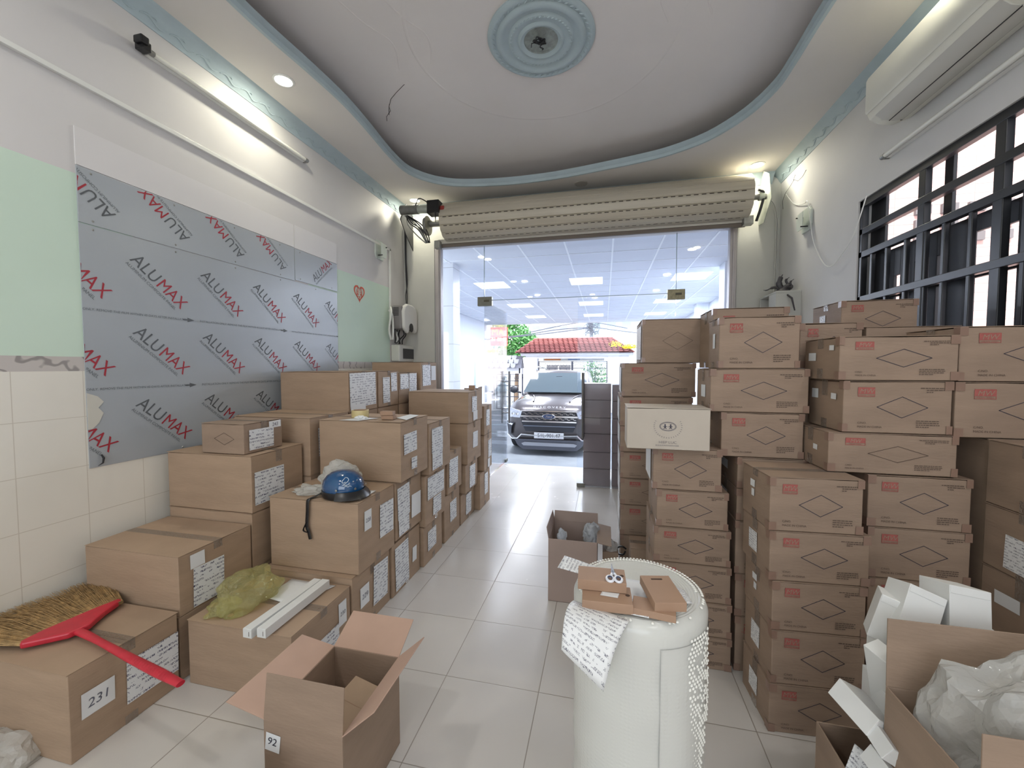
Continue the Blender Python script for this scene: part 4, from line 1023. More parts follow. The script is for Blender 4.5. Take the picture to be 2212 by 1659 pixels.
for s in (-1, 1):
    b = MB().tube([(s * .80, 1.35, 1.08), (s * .92, 1.33, 1.11)], .02, CBLK, 8); b.lathe([(0, -.09), (.06, -.075), (.085, 0), (.06, .075), (0, .09)], CBLK, (s * .96, 1.33, 1.15), 'X', 12)
    b.build('side_mirror', t, smooth=True)
    MB().tube(cr([(s * .56, 2.0, 1.56), (s * .58, 2.1, 1.63), (s * .58, 2.6, 1.65), (s * .57, 3.4, 1.62), (s * .56, 3.6, 1.55)], 4), .018, CHROME, 8).build('roof_rail', t, smooth=True)
    MB().tube(cr([(s * .35, .30, .985), (s * .40, .7, 1.045), (s * .52, 1.1, 1.07)], 5), .014, PAINT, 6, flat=.6).build('bonnet_crease', t, smooth=True)
    # headlamp
    hp_ = [(s * .545, -.012, .70), (s * .50, -.03, .83), (s * .66, .03, .86), (s * .80, .14, .885), (s * .83, .22, .80), (s * .77, .10, .70)]
    b = MB().slab(hp_, (0, -1, 0), .03, mat('headlamp_shell', srgb(208, 212, 222), .15, .3)); b.build('headlamp', t, bevel=.008)
    b = MB()
    for hx_ in (.60, .69): b.lathe([(.035, -.035), (.03, -.055), (0, -.05)], CHROME, (s * hx_, 0.02 + (hx_ - .6) * .5, .775), 'Y', 12)
    b.build('headlamp_lens', t)
    fp = [(s * .66, -.008, .60), (s * .84, .15, .62), (s * .83, .16, .52), (s * .80, .12, .37), (s * .74, .03, .36), (s * .71, -.002, .52)]
    MB().slab(fp, (0, -1, 0), .02, CBLK).build('fog_lamp_bezel', t, bevel=.004)
    MB().slab([(s * .68, -.04, .585), (s * .82, .10, .600), (s * .80, .085, .57), (s * .70, -.035, .56)], (0, -1, 0), .012, mat('drl', srgb(232, 238, 244), .2)).build('fog_lamp', t)
    # wheels
    for wy in (.85, 3.35):
        w = MB().lathe([(.20, -.11), (.33, -.115), (.365, -.09), (.37, 0), (.365, .09), (.33, .115), (.20, .11), (.20, -.11)], mat('tyre', srgb(52, 52, 58), .8), (s * .745, wy, .37), 'X', 28)
        o_ = w.build('wheel', t, smooth=40)
        rb = MB().lathe([(.0, s * .09), (.05, s * .10), (.06, s * .085), (.20, s * .07), (.21, s * .105)], mat('rim', srgb(150, 152, 158), .3, .7), (s * .745, wy, .37), 'X', 10)
        rb.build('rim', o_)
# grille
b = MB().slab([(-.545, -.015, .835), (.545, -.015, .835), (.52, -.02, .62), (.44, -.02, .455), (-.44, -.02, .455), (-.52, -.02, .62)], (0, -1, 0), .012, CBLK)
b.build('grille', t)
b = MB()
for z, w_, th in ((.832, .545, .010), (.735, .53, .016), (.64, .505, .012)): b.box(-w_, w_, -.052, -.03, z - th, z + th, CHROME)
for z, w_ in ((.785, .5), (.69, .48)):
    x = -w_
    while x < w_ - .04:
        b.box(x, x + .055, -.044, -.03, z + .006, z + .014, CHROME); b.box(x + .05, x + .10, -.044, -.03, z - .014, z - .006, CHROME); b.box(x + .05, x + .058, -.044, -.03, z - .014, z + .014, CHROME); x += .11
b.box(-.48, .48, -.042, -.03, .545, .560, mat('grille_bar', srgb(128, 136, 150), .3, .5))
b.build('grille_bars', t)
b = MB().lathe([(0, -.062), (.115, -.062), (.125, -.055), (.125, -.045)], CHROME, (0, 0, .735), 'Y', 28, sy=.42); o_ = b.build('badge', t)
b = MB().lathe([(0, -.066), (.105, -.066)], mat('badge_blue', srgb(60, 78, 112), .3), (0, 0, .735), 'Y', 28, sy=.42); b.text('Ford', (0, -.068, .716), (1, 0, 0), (0, 0, 1), .062, CHROME, .3, 0, 'CENTER'); b.build('badge_face', o_)
b = MB().text('D I S C O V E R Y', (0, .02, .888), (1, 0, 0), (0, .35, .94), .050, mat('chrome_letters', srgb(240, 242, 246), .3, .2), 0, .04, 'CENTER', squash=1.62)
b.build('bonnet_lettering', t)
b = MB().box(-.275, .275, -.05, -.035, .325, .435, mat('plate_white', srgb(226, 228, 232), .4)); b.text('51L-901.47', (0, -.052, .350), (1, 0, 0), (0, 0, 1), .098, INK, 0, .012, 'CENTER', squash=.96)
b.build('licence_plate', t)
b = MB().tube([(-.82, .14, .36), (-.70, .0, .30), (-.60, -.03, .31), (-.52, -.035, .39), (-.3, -.04, .38), (.3, -.04, .38), (.52, -.035, .39), (.60, -.03, .31), (.70, .0, .30), (.82, .14, .36)], .014, CHROME, 6); b.build('chrome_trim', t)
MB().slab([(-.66, .0, .30), (.66, .0, .30), (.60, .02, .18), (.5, .03, .10), (-.5, .03, .10), (-.60, .02, .18)], (0, -1, 0), .03, mat('bumper_lower', srgb(92, 94, 104), .5)).build('lower_bumper', t, bevel=.006)
MB().slab([(-.52, -.02, .22), (-.46, -.02, .245), (.46, -.02, .245), (.52, -.02, .22), (.48, -.02, .18), (-.48, -.02, .18)], (0, -1, 0), .025, mat('skid_plate', srgb(168, 170, 178), .3, .5)).build('skid_plate', t, bevel=.004)
# ================================================================== CARTONS
def label_quad(b, mt, o, u, v, w, h, n, bend=0.0, th=.0012):
    """thin paper on a surface; o lower-left, u/v unit axes, n outward"""
    o, u, v, n = Vector(o), Vector(u), Vector(v), Vector(n)
    P_ = lambda a, c, d: o + u * a + v * c + n * d
    k = 3 if bend else 1
    for i in range(k):
        a0, a1 = w * i / k, w * (i + 1) / k
        d0, d1 = th + bend * (i / k) ** 2, th + bend * ((i + 1) / k) ** 2
        b.add([P_(a0, 0, d0), P_(a1, 0, d1), P_(a1, h, d1), P_(a0, h, d0)], [(0, 1, 2, 3)], mt, [[(a0, 0), (a1, 0), (a1, h), (a0, h)]])

def carton(label, x0, x1, y0, y1, z0, z1, kind='plain', rz=0, notes=(), marks=None, group=None, m=None, top=True, seam='X', name='carton', tapes=True):
    drop = 1
    if kind == 'logo':
        seam = 'X'
        drop = -1
    """kind plain: label side faces +X ; kind logo: printed side faces -Y"""
    x0 += .0012; x1 -= .0012; y0 += .0012; y1 -= .0012; z1 -= .0008
    cx, cy = (x0 + x1) / 2, (y0 + y1) / 2
    t = thing(name, label, 'carton', (cx, cy, z0), math.radians(rz), group)
    hx, hy, H = (x1 - x0) / 2, (y1 - y0) / 2, z1 - z0
    m = m or (CARD if kind == 'plain' else CARD_D)
    rd = random.Random(hash(label) % 9999 if False else int((cx * 131 + cy * 71 + z0 * 311) * 100))
    # body: slightly bulged faces
    bm = bmesh.new(); bmesh.ops.create_cube(bm, size=1)
    bmesh.ops.subdivide_edges(bm, edges=bm.edges[:], cuts=3, use_grid_fill=True)
    Hb = H - .0022
    for v in bm.verts:
        c = v.co.copy(); e = [1 - 4 * q * q for q in c]
        p = Vector((c.x * 2 * hx, c.y * 2 * hy, (c.z + .5) * Hb))
        for a in range(3):
            if abs(abs(c[a]) - .5) < 1e-4 and a < 2:
                o_ = [i for i in range(3) if i != a]
                p[a] += -math.copysign(1, c[a]) * (.0022 - .0022 * e[o_[0]] * e[o_[1]])
        if c.z > .49: p.z -= rd.uniform(0, .0025) * (1 if abs(c.x) < .45 and abs(c.y) < .45 else 1.6)
        v.co = p
    me = bpy.data.meshes.new('body'); bm.to_mesh(me); bm.free(); me.materials.append(m)
    me.polygons.foreach_set('use_smooth', [True] * len(me.polygons))
    try: me.set_sharp_from_angle(angle=.6)
    except Exception: pass
    o = bpy.data.objects.new('body', me); COL.objects.link(o); o.parent = t
    bv = o.modifiers.new('bevel', 'BEVEL'); bv.width = .003; bv.segments = 2; bv.limit_method = 'ANGLE'; bv.angle_limit = .8
    if top:
        g = .0012
        for s in (-1, 1):
            b = MB(); j = lambda: rd.uniform(-.002, .0015)
            if seam == 'X':
                a_, b_ = (g, hy) if s > 0 else (-hy, -g)
                pts = [(-hx + j(), a_ + (j() if a_ < -g * 2 else 0), 0), (hx + j(), a_ + (j() if a_ < -2 * g else 0), 0), (hx + j(), b_ + (j() if b_ > 2 * g else 0), 0), (-hx + j(), b_ + (j() if b_ > 2 * g else 0), 0)]
            else:
                a_, b_ = (g, hx) if s > 0 else (-hx, -g)
                pts = [(a_, -hy + j(), 0), (b_ + (j() if b_ > 2 * g else 0), -hy + j(), 0), (b_, hy + j(), 0), (a_, hy + j(), 0)]
            b.slab([(p[0], p[1], H - .0020) for p in pts], (0, 0, 1), .0020, m); b.build('top_flap', t)
    if tapes:
        w = .024; e = .0012
        def strip(sec, a0, a1, mt, ax):
            """folded tape: open polyline of (p,q) thickened, running along axis ax from a0 to a1"""
            b = MB(); n = len(sec)
            f = (lambda p, q, t_: (p, t_, q)) if ax == 'Y' else ((lambda p, q, t_: (t_, p, q)) if ax == 'X' else (lambda p, q, t_: (p, q, t_)))
            b.add([f(p, q, a0) for p, q in sec] + [f(p, q, a1) for p, q in sec], [(i, i + 1, n + i + 1, n + i) for i in range(n - 1)], mt)
            o = b.build('packing_tape', t)
            if mt is not TAPE: o.modifiers.new('solid', 'SOLIDIFY').thickness = .0005
        if seam == 'X':
            L_ = rd.uniform(.03, .075)
            if top: strip([(-drop * hx, H + .0009), (drop * (hx + e), H + .0009), (drop * (hx + e), H - L_)], -w, w, TAPE, 'Y')
            strip([(drop * (hx + e), rd.uniform(.03, .05)), (drop * (hx + e), .001)], -w, w, TAPE, 'Y')
        elif top: strip([(-hy - e, H - .03), (-hy - e, H + .0009), (hy, H + .0009)], -w, w, TAPE, 'X')
        if kind == 'logo' and marks:
            for s in (-1, 1):
                for zz in (0, 1):
                    L_ = rd.uniform(.018, .032); h_ = .035
                    strip([(s * (hx - L_), -hy - e), (s * (hx + e), -hy - e), (s * (hx + e), -hy + .03)], H - h_ if zz else .002, H - .002 if zz else h_, TAPE_B, 'Z')
    # notes: list of (u,v,w,h,mat or text,face) fractions of the +X (or -X / -Y) face
    for kk, nn in enumerate(notes):
        u_, v_, w_, h_, what = nn[:5]; face = nn[5] if len(nn) > 5 else ('+X' if kind == 'plain' else '-X')
        b = MB()
        if face == '+X': o_, U, n_ = Vector((hx, -hy, 0)), Vector((0, 1, 0)), Vector((1, 0, 0)); W = 2 * hy
        elif face == '-X': o_, U, n_ = Vector((-hx, hy, 0)), Vector((0, -1, 0)), Vector((-1, 0, 0)); W = 2 * hy
        else: o_, U, n_ = Vector((-hx, -hy, 0)), Vector((1, 0, 0)), Vector((0, -1, 0)); W = 2 * hx
        tilt = rd.uniform(-.04, .04); V = Vector((0, 0, 1)); U2 = U * math.cos(tilt) + V * math.sin(tilt); V2 = V * math.cos(tilt) - U * math.sin(tilt)
        oo = o_ + U * (u_ * W) + V * (v_ * H)
        mt = {'n': NOTE, 'p': NOTE2}.get(what, PAPER)
        label_quad(b, mt, oo, U2, V2, w_ * W, h_ * H, n_, 0, .0024 + .0012 * kk)
        if what not in ('n', 'p', ''):
            fs = min(h_ * H * .75, w_ * W / (len(what) * .62) * .85)
            b.text(what, oo + U2 * (w_ * W / 2) + V2 * (h_ * H / 2 - fs * .34) + n_ * (.0036 + .0012 * kk), U2, V2, fs, mat('ink_faded', srgb(96, 98, 112), .6) if what[0] != '9' else INK, .12, 0, 'CENTER')
        b.build('paper_label', t)
    if marks: printed(t, hx, hy, H, marks)
    return t

def strokes(b, pts, w, y, m_, closed=True):
    n = len(pts)
    for i in range(n if closed else n - 1):
        a, c = Vector(pts[i]), Vector(pts[(i + 1) % n]); d = (c - a).normalized(); q_ = Vector((-d.y, d.x)) * w / 2; a2, c2 = a - d * w * .4, c + d * w * .4
        b.add([(a2.x + q_.x, y, a2.y + q_.y), (a2.x - q_.x, y, a2.y - q_.y), (c2.x - q_.x, y, c2.y - q_.y), (c2.x + q_.x, y, c2.y + q_.y)], [(0, 1, 2, 3)], m_)

def printed(t, hx, hy, H, mk):
    """marks on the -Y face: red stamp, diamond, small text lines"""
    b = MB(); y = -hy - .0010; W = 2 * hx; mir = -1 if mk == 'flip' else 1
    dx, dz, a, c = hx * .10, H * .50, hx * .46, H * .20
    if mk in ('std', 'flip', 'faint'):
        strokes(b, [(dx - a, dz), (dx, dz + c), (dx + a, dz), (dx, dz - c)], .0022, y, INK if mk != 'faint' else INK_G)
        # red stamp
        if mk != 'diamond':
            lx, lz, lw, lh = -hx * .72, H * .70, W * .155, H * .17
            strokes(b, [(lx, lz), (lx + lw, lz), (lx + lw, lz + lh), (lx, lz + lh)], .002, y, RED)
            # solid stamp ground with letters left in board colour
            b.add([(lx, y + .0003, lz + lh * .28), (lx + lw, y + .0003, lz + lh * .28), (lx + lw, y + .0003, lz + lh), (lx, y + .0003, lz + lh)], [(0, 1, 2, 3)], RED)
            b.text('MW', (lx + lw / 2, y - .0003, lz + lh * .36), (1, 0, 0), (0, 0, 1), lh * .74, CARD_D, .22, .0, 'CENTER', squash=1.05)
            b.text('MEAN WELL', (lx + lw / 2, y - .0003, lz + lh * .05), (1, 0, 0), (0, 0, 1), lh * .22, RED, 0, .02, 'CENTER', squash=1.25)
        b.text('C/NO.', (-hx * .72, y, H * .17), (1, 0, 0), (0, 0, 1), H * .055, INK_G, 0, .02)
        b.text('MADE IN CHINA', (-hx * .72, y, H * .095), (1, 0, 0), (0, 0, 1), H * .055, INK_G, 0, .02)
        # fine text blocks, right
        for (x0_, x1_, z0_, n_) in ((hx * .42, hx * .86, H * .86, 3), (hx * .36, hx * .78, H * .24, 4)):
            for k in range(n_):
                xe = x1_ - (x1_ - x0_) * (.0 if k < n_ - 1 else .45); z = z0_ - k * H * .038
                x = x0_ + (.02 if z0_ > H * .5 and k else 0)
                while x < xe - .004:
                    l_ = random.uniform(.004, .014); b.add([(x, y, z), (min(x + l_, xe), y, z), (min(x + l_, xe), y, z + H * .016), (x, y, z + H * .016)], [(0, 1, 2, 3)], INK_G); x += l_ + .002
    elif mk == 'diamond':
        strokes(b, [(dx - a, dz), (dx, dz + c), (dx + a, dz), (dx, dz - c)], .0022, y, INK_G)
    elif mk == 'emblem':
        R_ = H * .15; ez = H * .56
        for rr, sq in ((1.25, .72), (1.13, .60)):
            strokes(b, [(R_ * rr * math.cos(i * PI / 14), ez + R_ * sq * 1.0 * math.sin(i * PI / 14)) for i in range(28)], .0016, y, mat('ink_blue', srgb(96, 96, 112), .7))
        ib = mat('ink_blue', 0)
        for s in (-1, 1):
            b.lathe([(0, y), (R_ * .13, y)], ib, (s * R_ * .42, 0, ez + R_ * .26), 'Y', 10)
            strokes(b, [(s * R_ * .42, ez + R_ * .12), (s * R_ * .42, ez - R_ * .2)], .006, y, ib, False)
            strokes(b, [(s * R_ * .68, ez - R_ * .02), (s * R_ * .12, ez - R_ * .02)], .003, y, ib, False)
            strokes(b, [(s * R_ * .62, ez - R_ * .36), (s * R_ * .42, ez - R_ * .18), (s * R_ * .22, ez - R_ * .36)], .003, y, ib, False)
        fa = mat('ink_blue_faint', srgb(150, 144, 142), .7)
        for i in range(24):
            a_ = PI * .85 + i * (PI * 1.3) / 23
            strokes(b, [(R_ * 2.0 * math.cos(a_), ez + R_ * 1.75 * math.sin(a_)), (R_ * 2.15 * math.cos(a_), ez + R_ * 1.9 * math.sin(a_))], .003, y, fa, False)
        b.text('HIEP LUC', (0, y, H * .15), (1, 0, 0), (0, 0, 1), H * .085, mat('ink_blue_mid', srgb(128, 122, 124), .7), 0, .0, 'CENTER', squash=1.15)
        for k in range(12): b.add([(-.055 + k * .009, y, H * .09), (-.049 + k * .009, y, H * .09), (-.049 + k * .009, y, H * .115), (-.055 + k * .009, y, H * .115)], [(0, 1, 2, 3)], fa)
    b.build('printed_marks', t)

GL_ = 'cartons stacked along the left wall'
n1 = (.42, .12, .26, .62, 'n')
XA = -1.305
# ---- near left
carton('brown carton numbered 231 in the near left corner under the broom', -2.56, -1.935, 1.05, 1.455, 0, .35, notes=[(.09, .42, .27, .28, '231'), (.46, .24, .52, .52, 'n')], group=GL_)
carton('brown carton with a long handwritten list behind the broom against the tiled wall', -2.54, -1.945, 1.468, 1.878, .31, .602, notes=[(.14, .70, .18, .24, ''), (.16, .04, .40, .66, 'n')], group=GL_)
carton('brown carton on the floor hidden behind the near left corner carton', -2.54, -1.95, 1.468, 1.878, 0, .31, group=GL_)
carton('brown carton numbered 230 on the floor under the yellow bag and long white boxes', -1.905, -1.33, 1.468, 1.898, 0, .31, notes=[(.76, .46, .15, .40, '230'), (.42, .15, .34, .40, 'n')], group=GL_)
carton('brown carton numbered 229 on the floor below the carton with the helmet', -1.90, -1.325, 1.905, 2.305, 0, .345, notes=[(.18, .38, .22, .34, '229'), (.50, .22, .40, .68, 'n')], group=GL_)
carton('brown carton numbered 228 carrying the blue helmet', -1.885, XA, 1.94, 2.335, .346, .748, notes=[(.14, .56, .18, .28, '228'), (.54, .30, .40, .50, 'n')], group=GL_)
carton('brown carton by the tiled wall with the small logo carton on top', -2.55, -1.945, 1.885, 2.29, .66, .99, notes=[(.05, .12, .54, .58, 'n')], group=GL_)
carton('flattened brown carton under the carton that carries the small logo carton', -2.55, -1.95, 1.885, 2.29, .335, .658, group=GL_)
carton('brown floor carton lowest against the tiled wall behind the broom cartons', -2.55, -1.95, 1.885, 2.29, 0, .333, group=GL_)
t = carton('small carton numbered 243 with printed diamond on top of the left wall stack', -2.31, -2.005, 1.90, 2.19, .992, 1.168, rz=0, notes=[(.12, .10, .62, .68, 'n'), (.62, .72, .32, .24, '243')], marks='diamond', group=GL_, m=CARD_D)
carton('brown carton by the wall behind the small carton numbered 243', -2.52, -1.905, 2.31, 2.735, .765, 1.155, notes=[(.2, .3, .5, .5, 'n')], group=GL_)
for z0_, z1_ in ((0, .383), (.384, .764)):
    carton('brown carton hidden low in the second row along the left wall', -2.52, -1.905, 2.31, 2.735, z0_, z1_, group='cartons hidden in the second row on the left', tapes=False)
carton('large brown carton with tape roll, papers and two small kraft boxes on top', -1.865, -1.262, 2.345, 2.755, .750, 1.142, notes=[(.10, .44, .45, .34, 'n'), (.34, .14, .2, .2, 'n'), ], group=GL_)
carton('brown carton directly under the one with the tape roll', -1.86, XA, 2.345, 2.725, .362, .748, notes=[(.08, .32, .44, .56, 'n'), (.10, .04, .38, .32, 'n'), (.56, .20, .38, .42, '')], group=GL_)
carton('brown floor carton with a very long paper list facing the aisle', -1.86, -1.315, 2.315, 2.715, 0, .345, notes=[(.10, .06, .46, .84, 'n'), (.68, .32, .16, .30, '')], group=GL_)
carton('brown carton behind the tape roll carton, with two long lists one over the other', -1.86, -1.258, 2.765, 3.19, .688, 1.075, notes=[(.10, .40, .50, .48, 'n'), (.12, .06, .46, .34, 'n')], group=GL_)
carton('brown carton with a crumpled list in the middle layer of the left aisle stacks', -1.86, -1.280, 2.735, 3.13, .302, .686, notes=[(.10, .50, .80, .44, 'n'), (.34, .12, .4, .36, 'n')], group=GL_)
carton('low brown floor carton with taped lid and one list, fifth from the near end', -1.86, -1.295, 2.735, 3.09, 0, .300, notes=[(.20, .30, .44, .50, 'n')], group=GL_)
carton('brown carton with a tall list, level with the aisle carton lids in the middle', -1.86, -1.288, 3.20, 3.55, .40, .760, notes=[(.08, .16, .60, .66, 'n')], group=GL_)
carton('brown floor carton with a slanted list under the tall list carton', -1.86, -1.30, 3.15, 3.52, 0, .398, notes=[(.34, .34, .42, .44, 'n')], group=GL_)
carton('long brown carton topping the far left aisle stack', -1.865, -1.245, 3.62, 4.07, .955, 1.255, notes=[(.22, .34, .34, .50, 'n'), (.3, .04, .3, .3, '')], group=GL_)
carton('brown carton right below the long top carton of the far left aisle stack', -1.86, -1.255, 3.62, 4.05, .562, .953, notes=[(.36, .34, .36, .40, 'p')], group=GL_)
carton('brown carton third from top in the far left aisle stack', -1.86, -1.27, 3.60, 3.975, .285, .560, notes=[(.30, .10, .46, .78, 'n')], group=GL_)
carton('brown floor carton of the far left aisle stack', -1.86, -1.30, 3.55, 3.95, 0, .283, notes=[(.34, .18, .4, .7, 'n')], group=GL_)
carton('upper brown carton of the last left stack near the glass door', -1.80, -1.235, 4.11, 4.40, .765, 1.075, notes=[(.2, .3, .44, .56, 'n')], group=GL_)
carton('middle brown carton of the last left stack near the glass door', -1.80, -1.235, 4.10, 4.40, .380, .763, notes=[(.5, .3, .40, .5, 'n'), (.40, .04, .3, .24, '')], group=GL_)
carton('floor carton of the last left stack near the glass door', -1.80, -1.245, 3.98, 4.35, 0, .378, notes=[(.42, .30, .34, .60, 'n')], group=GL_)
# back row on top
for (ya, yb) in ((2.76, 3.16), (3.17, 3.52), (3.54, 3.94), (4.0, 4.42)):
    for z0_, z1_ in ((0, .379), (.38, .759), (.76, 1.138)):
        carton('brown carton hidden low in the second row along the left wall', -2.50, -1.915, ya, yb, z0_, z1_, group='cartons hidden in the second row on the left', tapes=False)
carton('large brown carton leaning by the metal sheets with a big list on its end', -2.53, -1.91, 2.745, 3.15, 1.14, 1.458, notes=[(.04, .10, .90, .86, 'n'), (.05, .02, .5, .16, '')], group=GL_)
carton('brown carton in the top back row with a narrow vertical list', -2.50, -1.91, 3.17, 3.52, 1.14, 1.458, notes=[(.20, .10, .34, .72, 'n'), (.60, .40, .3, .54, 'n')], group=GL_)
carton('brown carton in the top back row covered with white notes', -2.50, -1.92, 3.545, 3.94, 1.14, 1.440, notes=[(.06, .45, .44, .50, 'n'), (.52, .30, .42, .66, 'n')], group=GL_)
carton('tallest brown carton at the far end of the back row below the electric box', -2.48, -1.90, 3.98, 4.40, 1.14, 1.545, notes=[(.10, .36, .5, .56, 'n'), (.62, .5, .3, .4, '')], group=GL_)

# ---- right side, printed cartons
GR = 'red stamped cartons stacked on the right'
LG_ = 'logo'
S = [(.34, .62, .16, .14, ''), (.40, .44, .10, .14, '')]
lv = [(0, .206, 'floor carton of the foremost right stack'), (.207, .430, 'second carton from the floor in the foremost right stack'), (.431, .634, 'middle carton of the foremost right stack'), (.635, .838, 'second carton from the top in the foremost right stack'), (.839, 1.058, 'top carton of the foremost right stack, with two small stickers on its side')]
for i, (a, b_, l_) in enumerate(lv):
    dx = (.0, .004, .0, -.014, -.018)[i]; w = (.345, .345, .345, .366, .340)[i]
    ang = math.radians(4)
    px, py = .670 + dx, 1.794
    # front left corner at px,py rotated about it
    c = Vector((px, py)) + Vector((math.cos(ang), math.sin(ang))) * w / 2 + Vector((-math.sin(ang), math.cos(ang))) * .135
    carton(l_, c.x - w / 2, c.x + w / 2, c.y - .135, c.y + .135, a, b_, LG_, rz=4, notes=S if i in (4, 2) else [(.3, .3, .3, .42, 'p')], marks='std', group=GR, seam='Y')
lv = [(0, .207, 'floor carton of the stack at the right end of the front row'), (.208, .415, 'second carton from the floor at the right end of the front row'), (.416, .627, 'third carton from the floor at the right end of the front row'), (.628, .840, 'fourth carton of the right end stack, with a faint diamond above the white boxes'), (.841, 1.056, 'fifth carton of the right end stack, under the wide cartons'), ]
for i, (a, b_, l_) in enumerate(lv):
    carton(l_, 1.062 + .006 * (4 - i), 1.415 + .006 * (4 - i), 1.93, 2.22, a, b_, LG_, marks='std', group=GR, seam='Y')
carton('wide carton overhanging to the left, lowest of three wide cartons at right', .914, 1.362, 1.93, 2.23, 1.060, 1.226, LG_, rz=0, notes=[(.60, .45, .12, .14, '')], marks='faint', group=GR, seam='Y')
carton('wide carton in the middle of the three wide cartons at right', .962, 1.338, 1.93, 2.22, 1.228, 1.441, LG_, notes=[(.12, .6, .2, .2, ''), (.7, .62, .14, .12, '')], marks='std', group=GR, seam='Y')
carton('topmost of the three wide cartons stacked at right', .938, 1.345, 1.92, 2.22, 1.443, 1.622, LG_, notes=[(.16, .46, .22, .20, ''), (.76, .70, .12, .12, '')], marks='std', group=GR, seam='Y')
carton('upper carton cut off by the right edge below the window', 1.348, 1.785, 1.93, 2.23, 1.441, 1.655, LG_, marks='std', group=GR, seam='Y')
carton('lower carton cut off by the right edge below the window', 1.342, 1.780, 1.93, 2.23, 1.221, 1.439, LG_, marks='std', group=GR, seam='Y')
lv = [(0, .25), (.251, .49), (.491, .735), (.736, .975), (.976, 1.219)]
nm = ['dark shaded floor carton at the far right beside the white boxes', 'dark shaded carton second from the floor at the far right', 'dark shaded carton at the far right, directly under the one with a large label', 'dark shaded carton at the far right with a large white label', 'dark shaded wrapped carton at the far right with a crooked sticker']
for i, (a, b_) in enumerate(lv):
    nt_ = [[], [], [(.2, .5, .3, .2, '')], [(.28, .1, .32, .52, 'p')], [(.5, .45, .30, .16, 'p'), (.50, .22, .2, .14, '')]][i]
    carton(nm[i], 1.445, 1.80, 1.60, 1.925 if i < 4 else 1.925, a, b_, LG_, notes=nt_, marks='std', group=GR, seam='Y')
carton('hidden carton carrying the two cartons cut off by the right edge', 1.46, 1.80, 1.935, 2.23, .0, 1.219, LG_, group=GR, seam='Y', tapes=False)

# E stack behind the foremost stack
ev = [(0, .276, .636, .935), (.277, .489, .632, .935), (.490, .751, .628, .935), (.752, .909, .63, .935), (.910, 1.062, .63, .935)]
en = ['floor carton', 'second carton', 'third carton', 'fourth carton', 'fifth carton']
for (a, b_, xa, xb), l_ in zip(ev, en):
    carton(l_ + ' from the floor in the dark stack behind the foremost right stack', xa, xb, 2.13, 2.50, a, b_, LG_, notes=[(.3, .4, .3, .3, '')], marks='std', group=GR, seam='Y')
carton('carton with a dark shaded left side between the plain emblem carton and the wide cartons', .554, .912, 2.13, 2.50, 1.064, 1.278, LG_, marks='std', group=GR, seam='Y')
carton('broad carton second from the top in the tall middle stack', .502, .928, 2.13, 2.43, 1.280, 1.488, LG_, notes=[(.4, .3, .3, .3, '')], marks='std', group=GR, seam='Y')
carton('top front carton of the tall middle stack', .536, .885, 2.13, 2.34, 1.490, 1.735, LG_, notes=[(.5, .4, .2, .3, '')], marks='std', group=GR, seam='Y')
carton('carton just showing above and behind the tall middle stack', .60, .99, 2.52, 2.85, 1.49, 1.828, LG_, marks='flip', group=GR, seam='Y')
hid = 'cartons hidden behind the front stacks on the right'; hl = 'brown carton hidden behind the front stacks on the right'
def hidcol(x0_, x1_, y0_, y1_, ztop, n):
    for k in range(n): carton(hl, x0_, x1_, y0_, y1_, ztop * k / n + .0005, ztop * (k + 1) / n, LG_, group=hid, tapes=False)
hidcol(.60, .99, 2.52, 2.85, 1.489, 5)
carton('carton peeking out between the tall middle stack and the wide cartons', .94, 1.212, 2.28, 2.50, 1.49, 1.712, LG_, marks='std', group=GR, seam='Y')
hidcol(.94, 1.212, 2.28, 2.50, 1.489, 5)
carton('shiny plastic wrapped carton edge behind the top wide carton', 1.222, 1.60, 2.28, 2.55, 1.45, 1.688, LG_, group=GR, seam='Y', m=CARD_D)
hidcol(1.222, 1.60, 2.28, 2.55, 1.449, 5)
carton('carton with shiny plastic on its end below the left part of the window', 1.262, 1.618, 2.58, 2.90, 1.655, 1.858, LG_, notes=[(.3, .4, .2, .3, 'p')], marks='std', group=GR, seam='Y')
hidcol(1.262, 1.618, 2.58, 2.90, 1.654, 5)

# C stack
carton('pale plain carton with oval two figure emblem on the middle stack', .108, .492, 2.05, 2.27, 1.098, 1.300, 'logo', marks='emblem', group=GR, m=CARD_W, seam='Y', tapes=False)
cs = [(.888, 1.097, .240, .560, 'carton directly below the pale emblem carton'), (.700, .887, .260, .592, 'second carton below the pale emblem carton'), (.521, .699, .250, .606, 'third carton below the pale emblem carton'), (.336, .520, .250, .612, 'fourth carton below the pale emblem carton, behind the bubble wrap roll'), (.165, .335, .255, .618, 'last but one carton below the pale emblem carton'), (0, .164, .255, .621, 'floor carton below the pale emblem carton')]
for a, b_, xa, xb, l_ in cs: carton(l_, xa, xb, 2.11, 2.50, a, b_, LG_, marks='std', group=GR, seam='Y', notes=[(.2, .1, .6, .8, '')] if a > .8 else [])  # uppermost carton's white side sheet stands in for light from the door
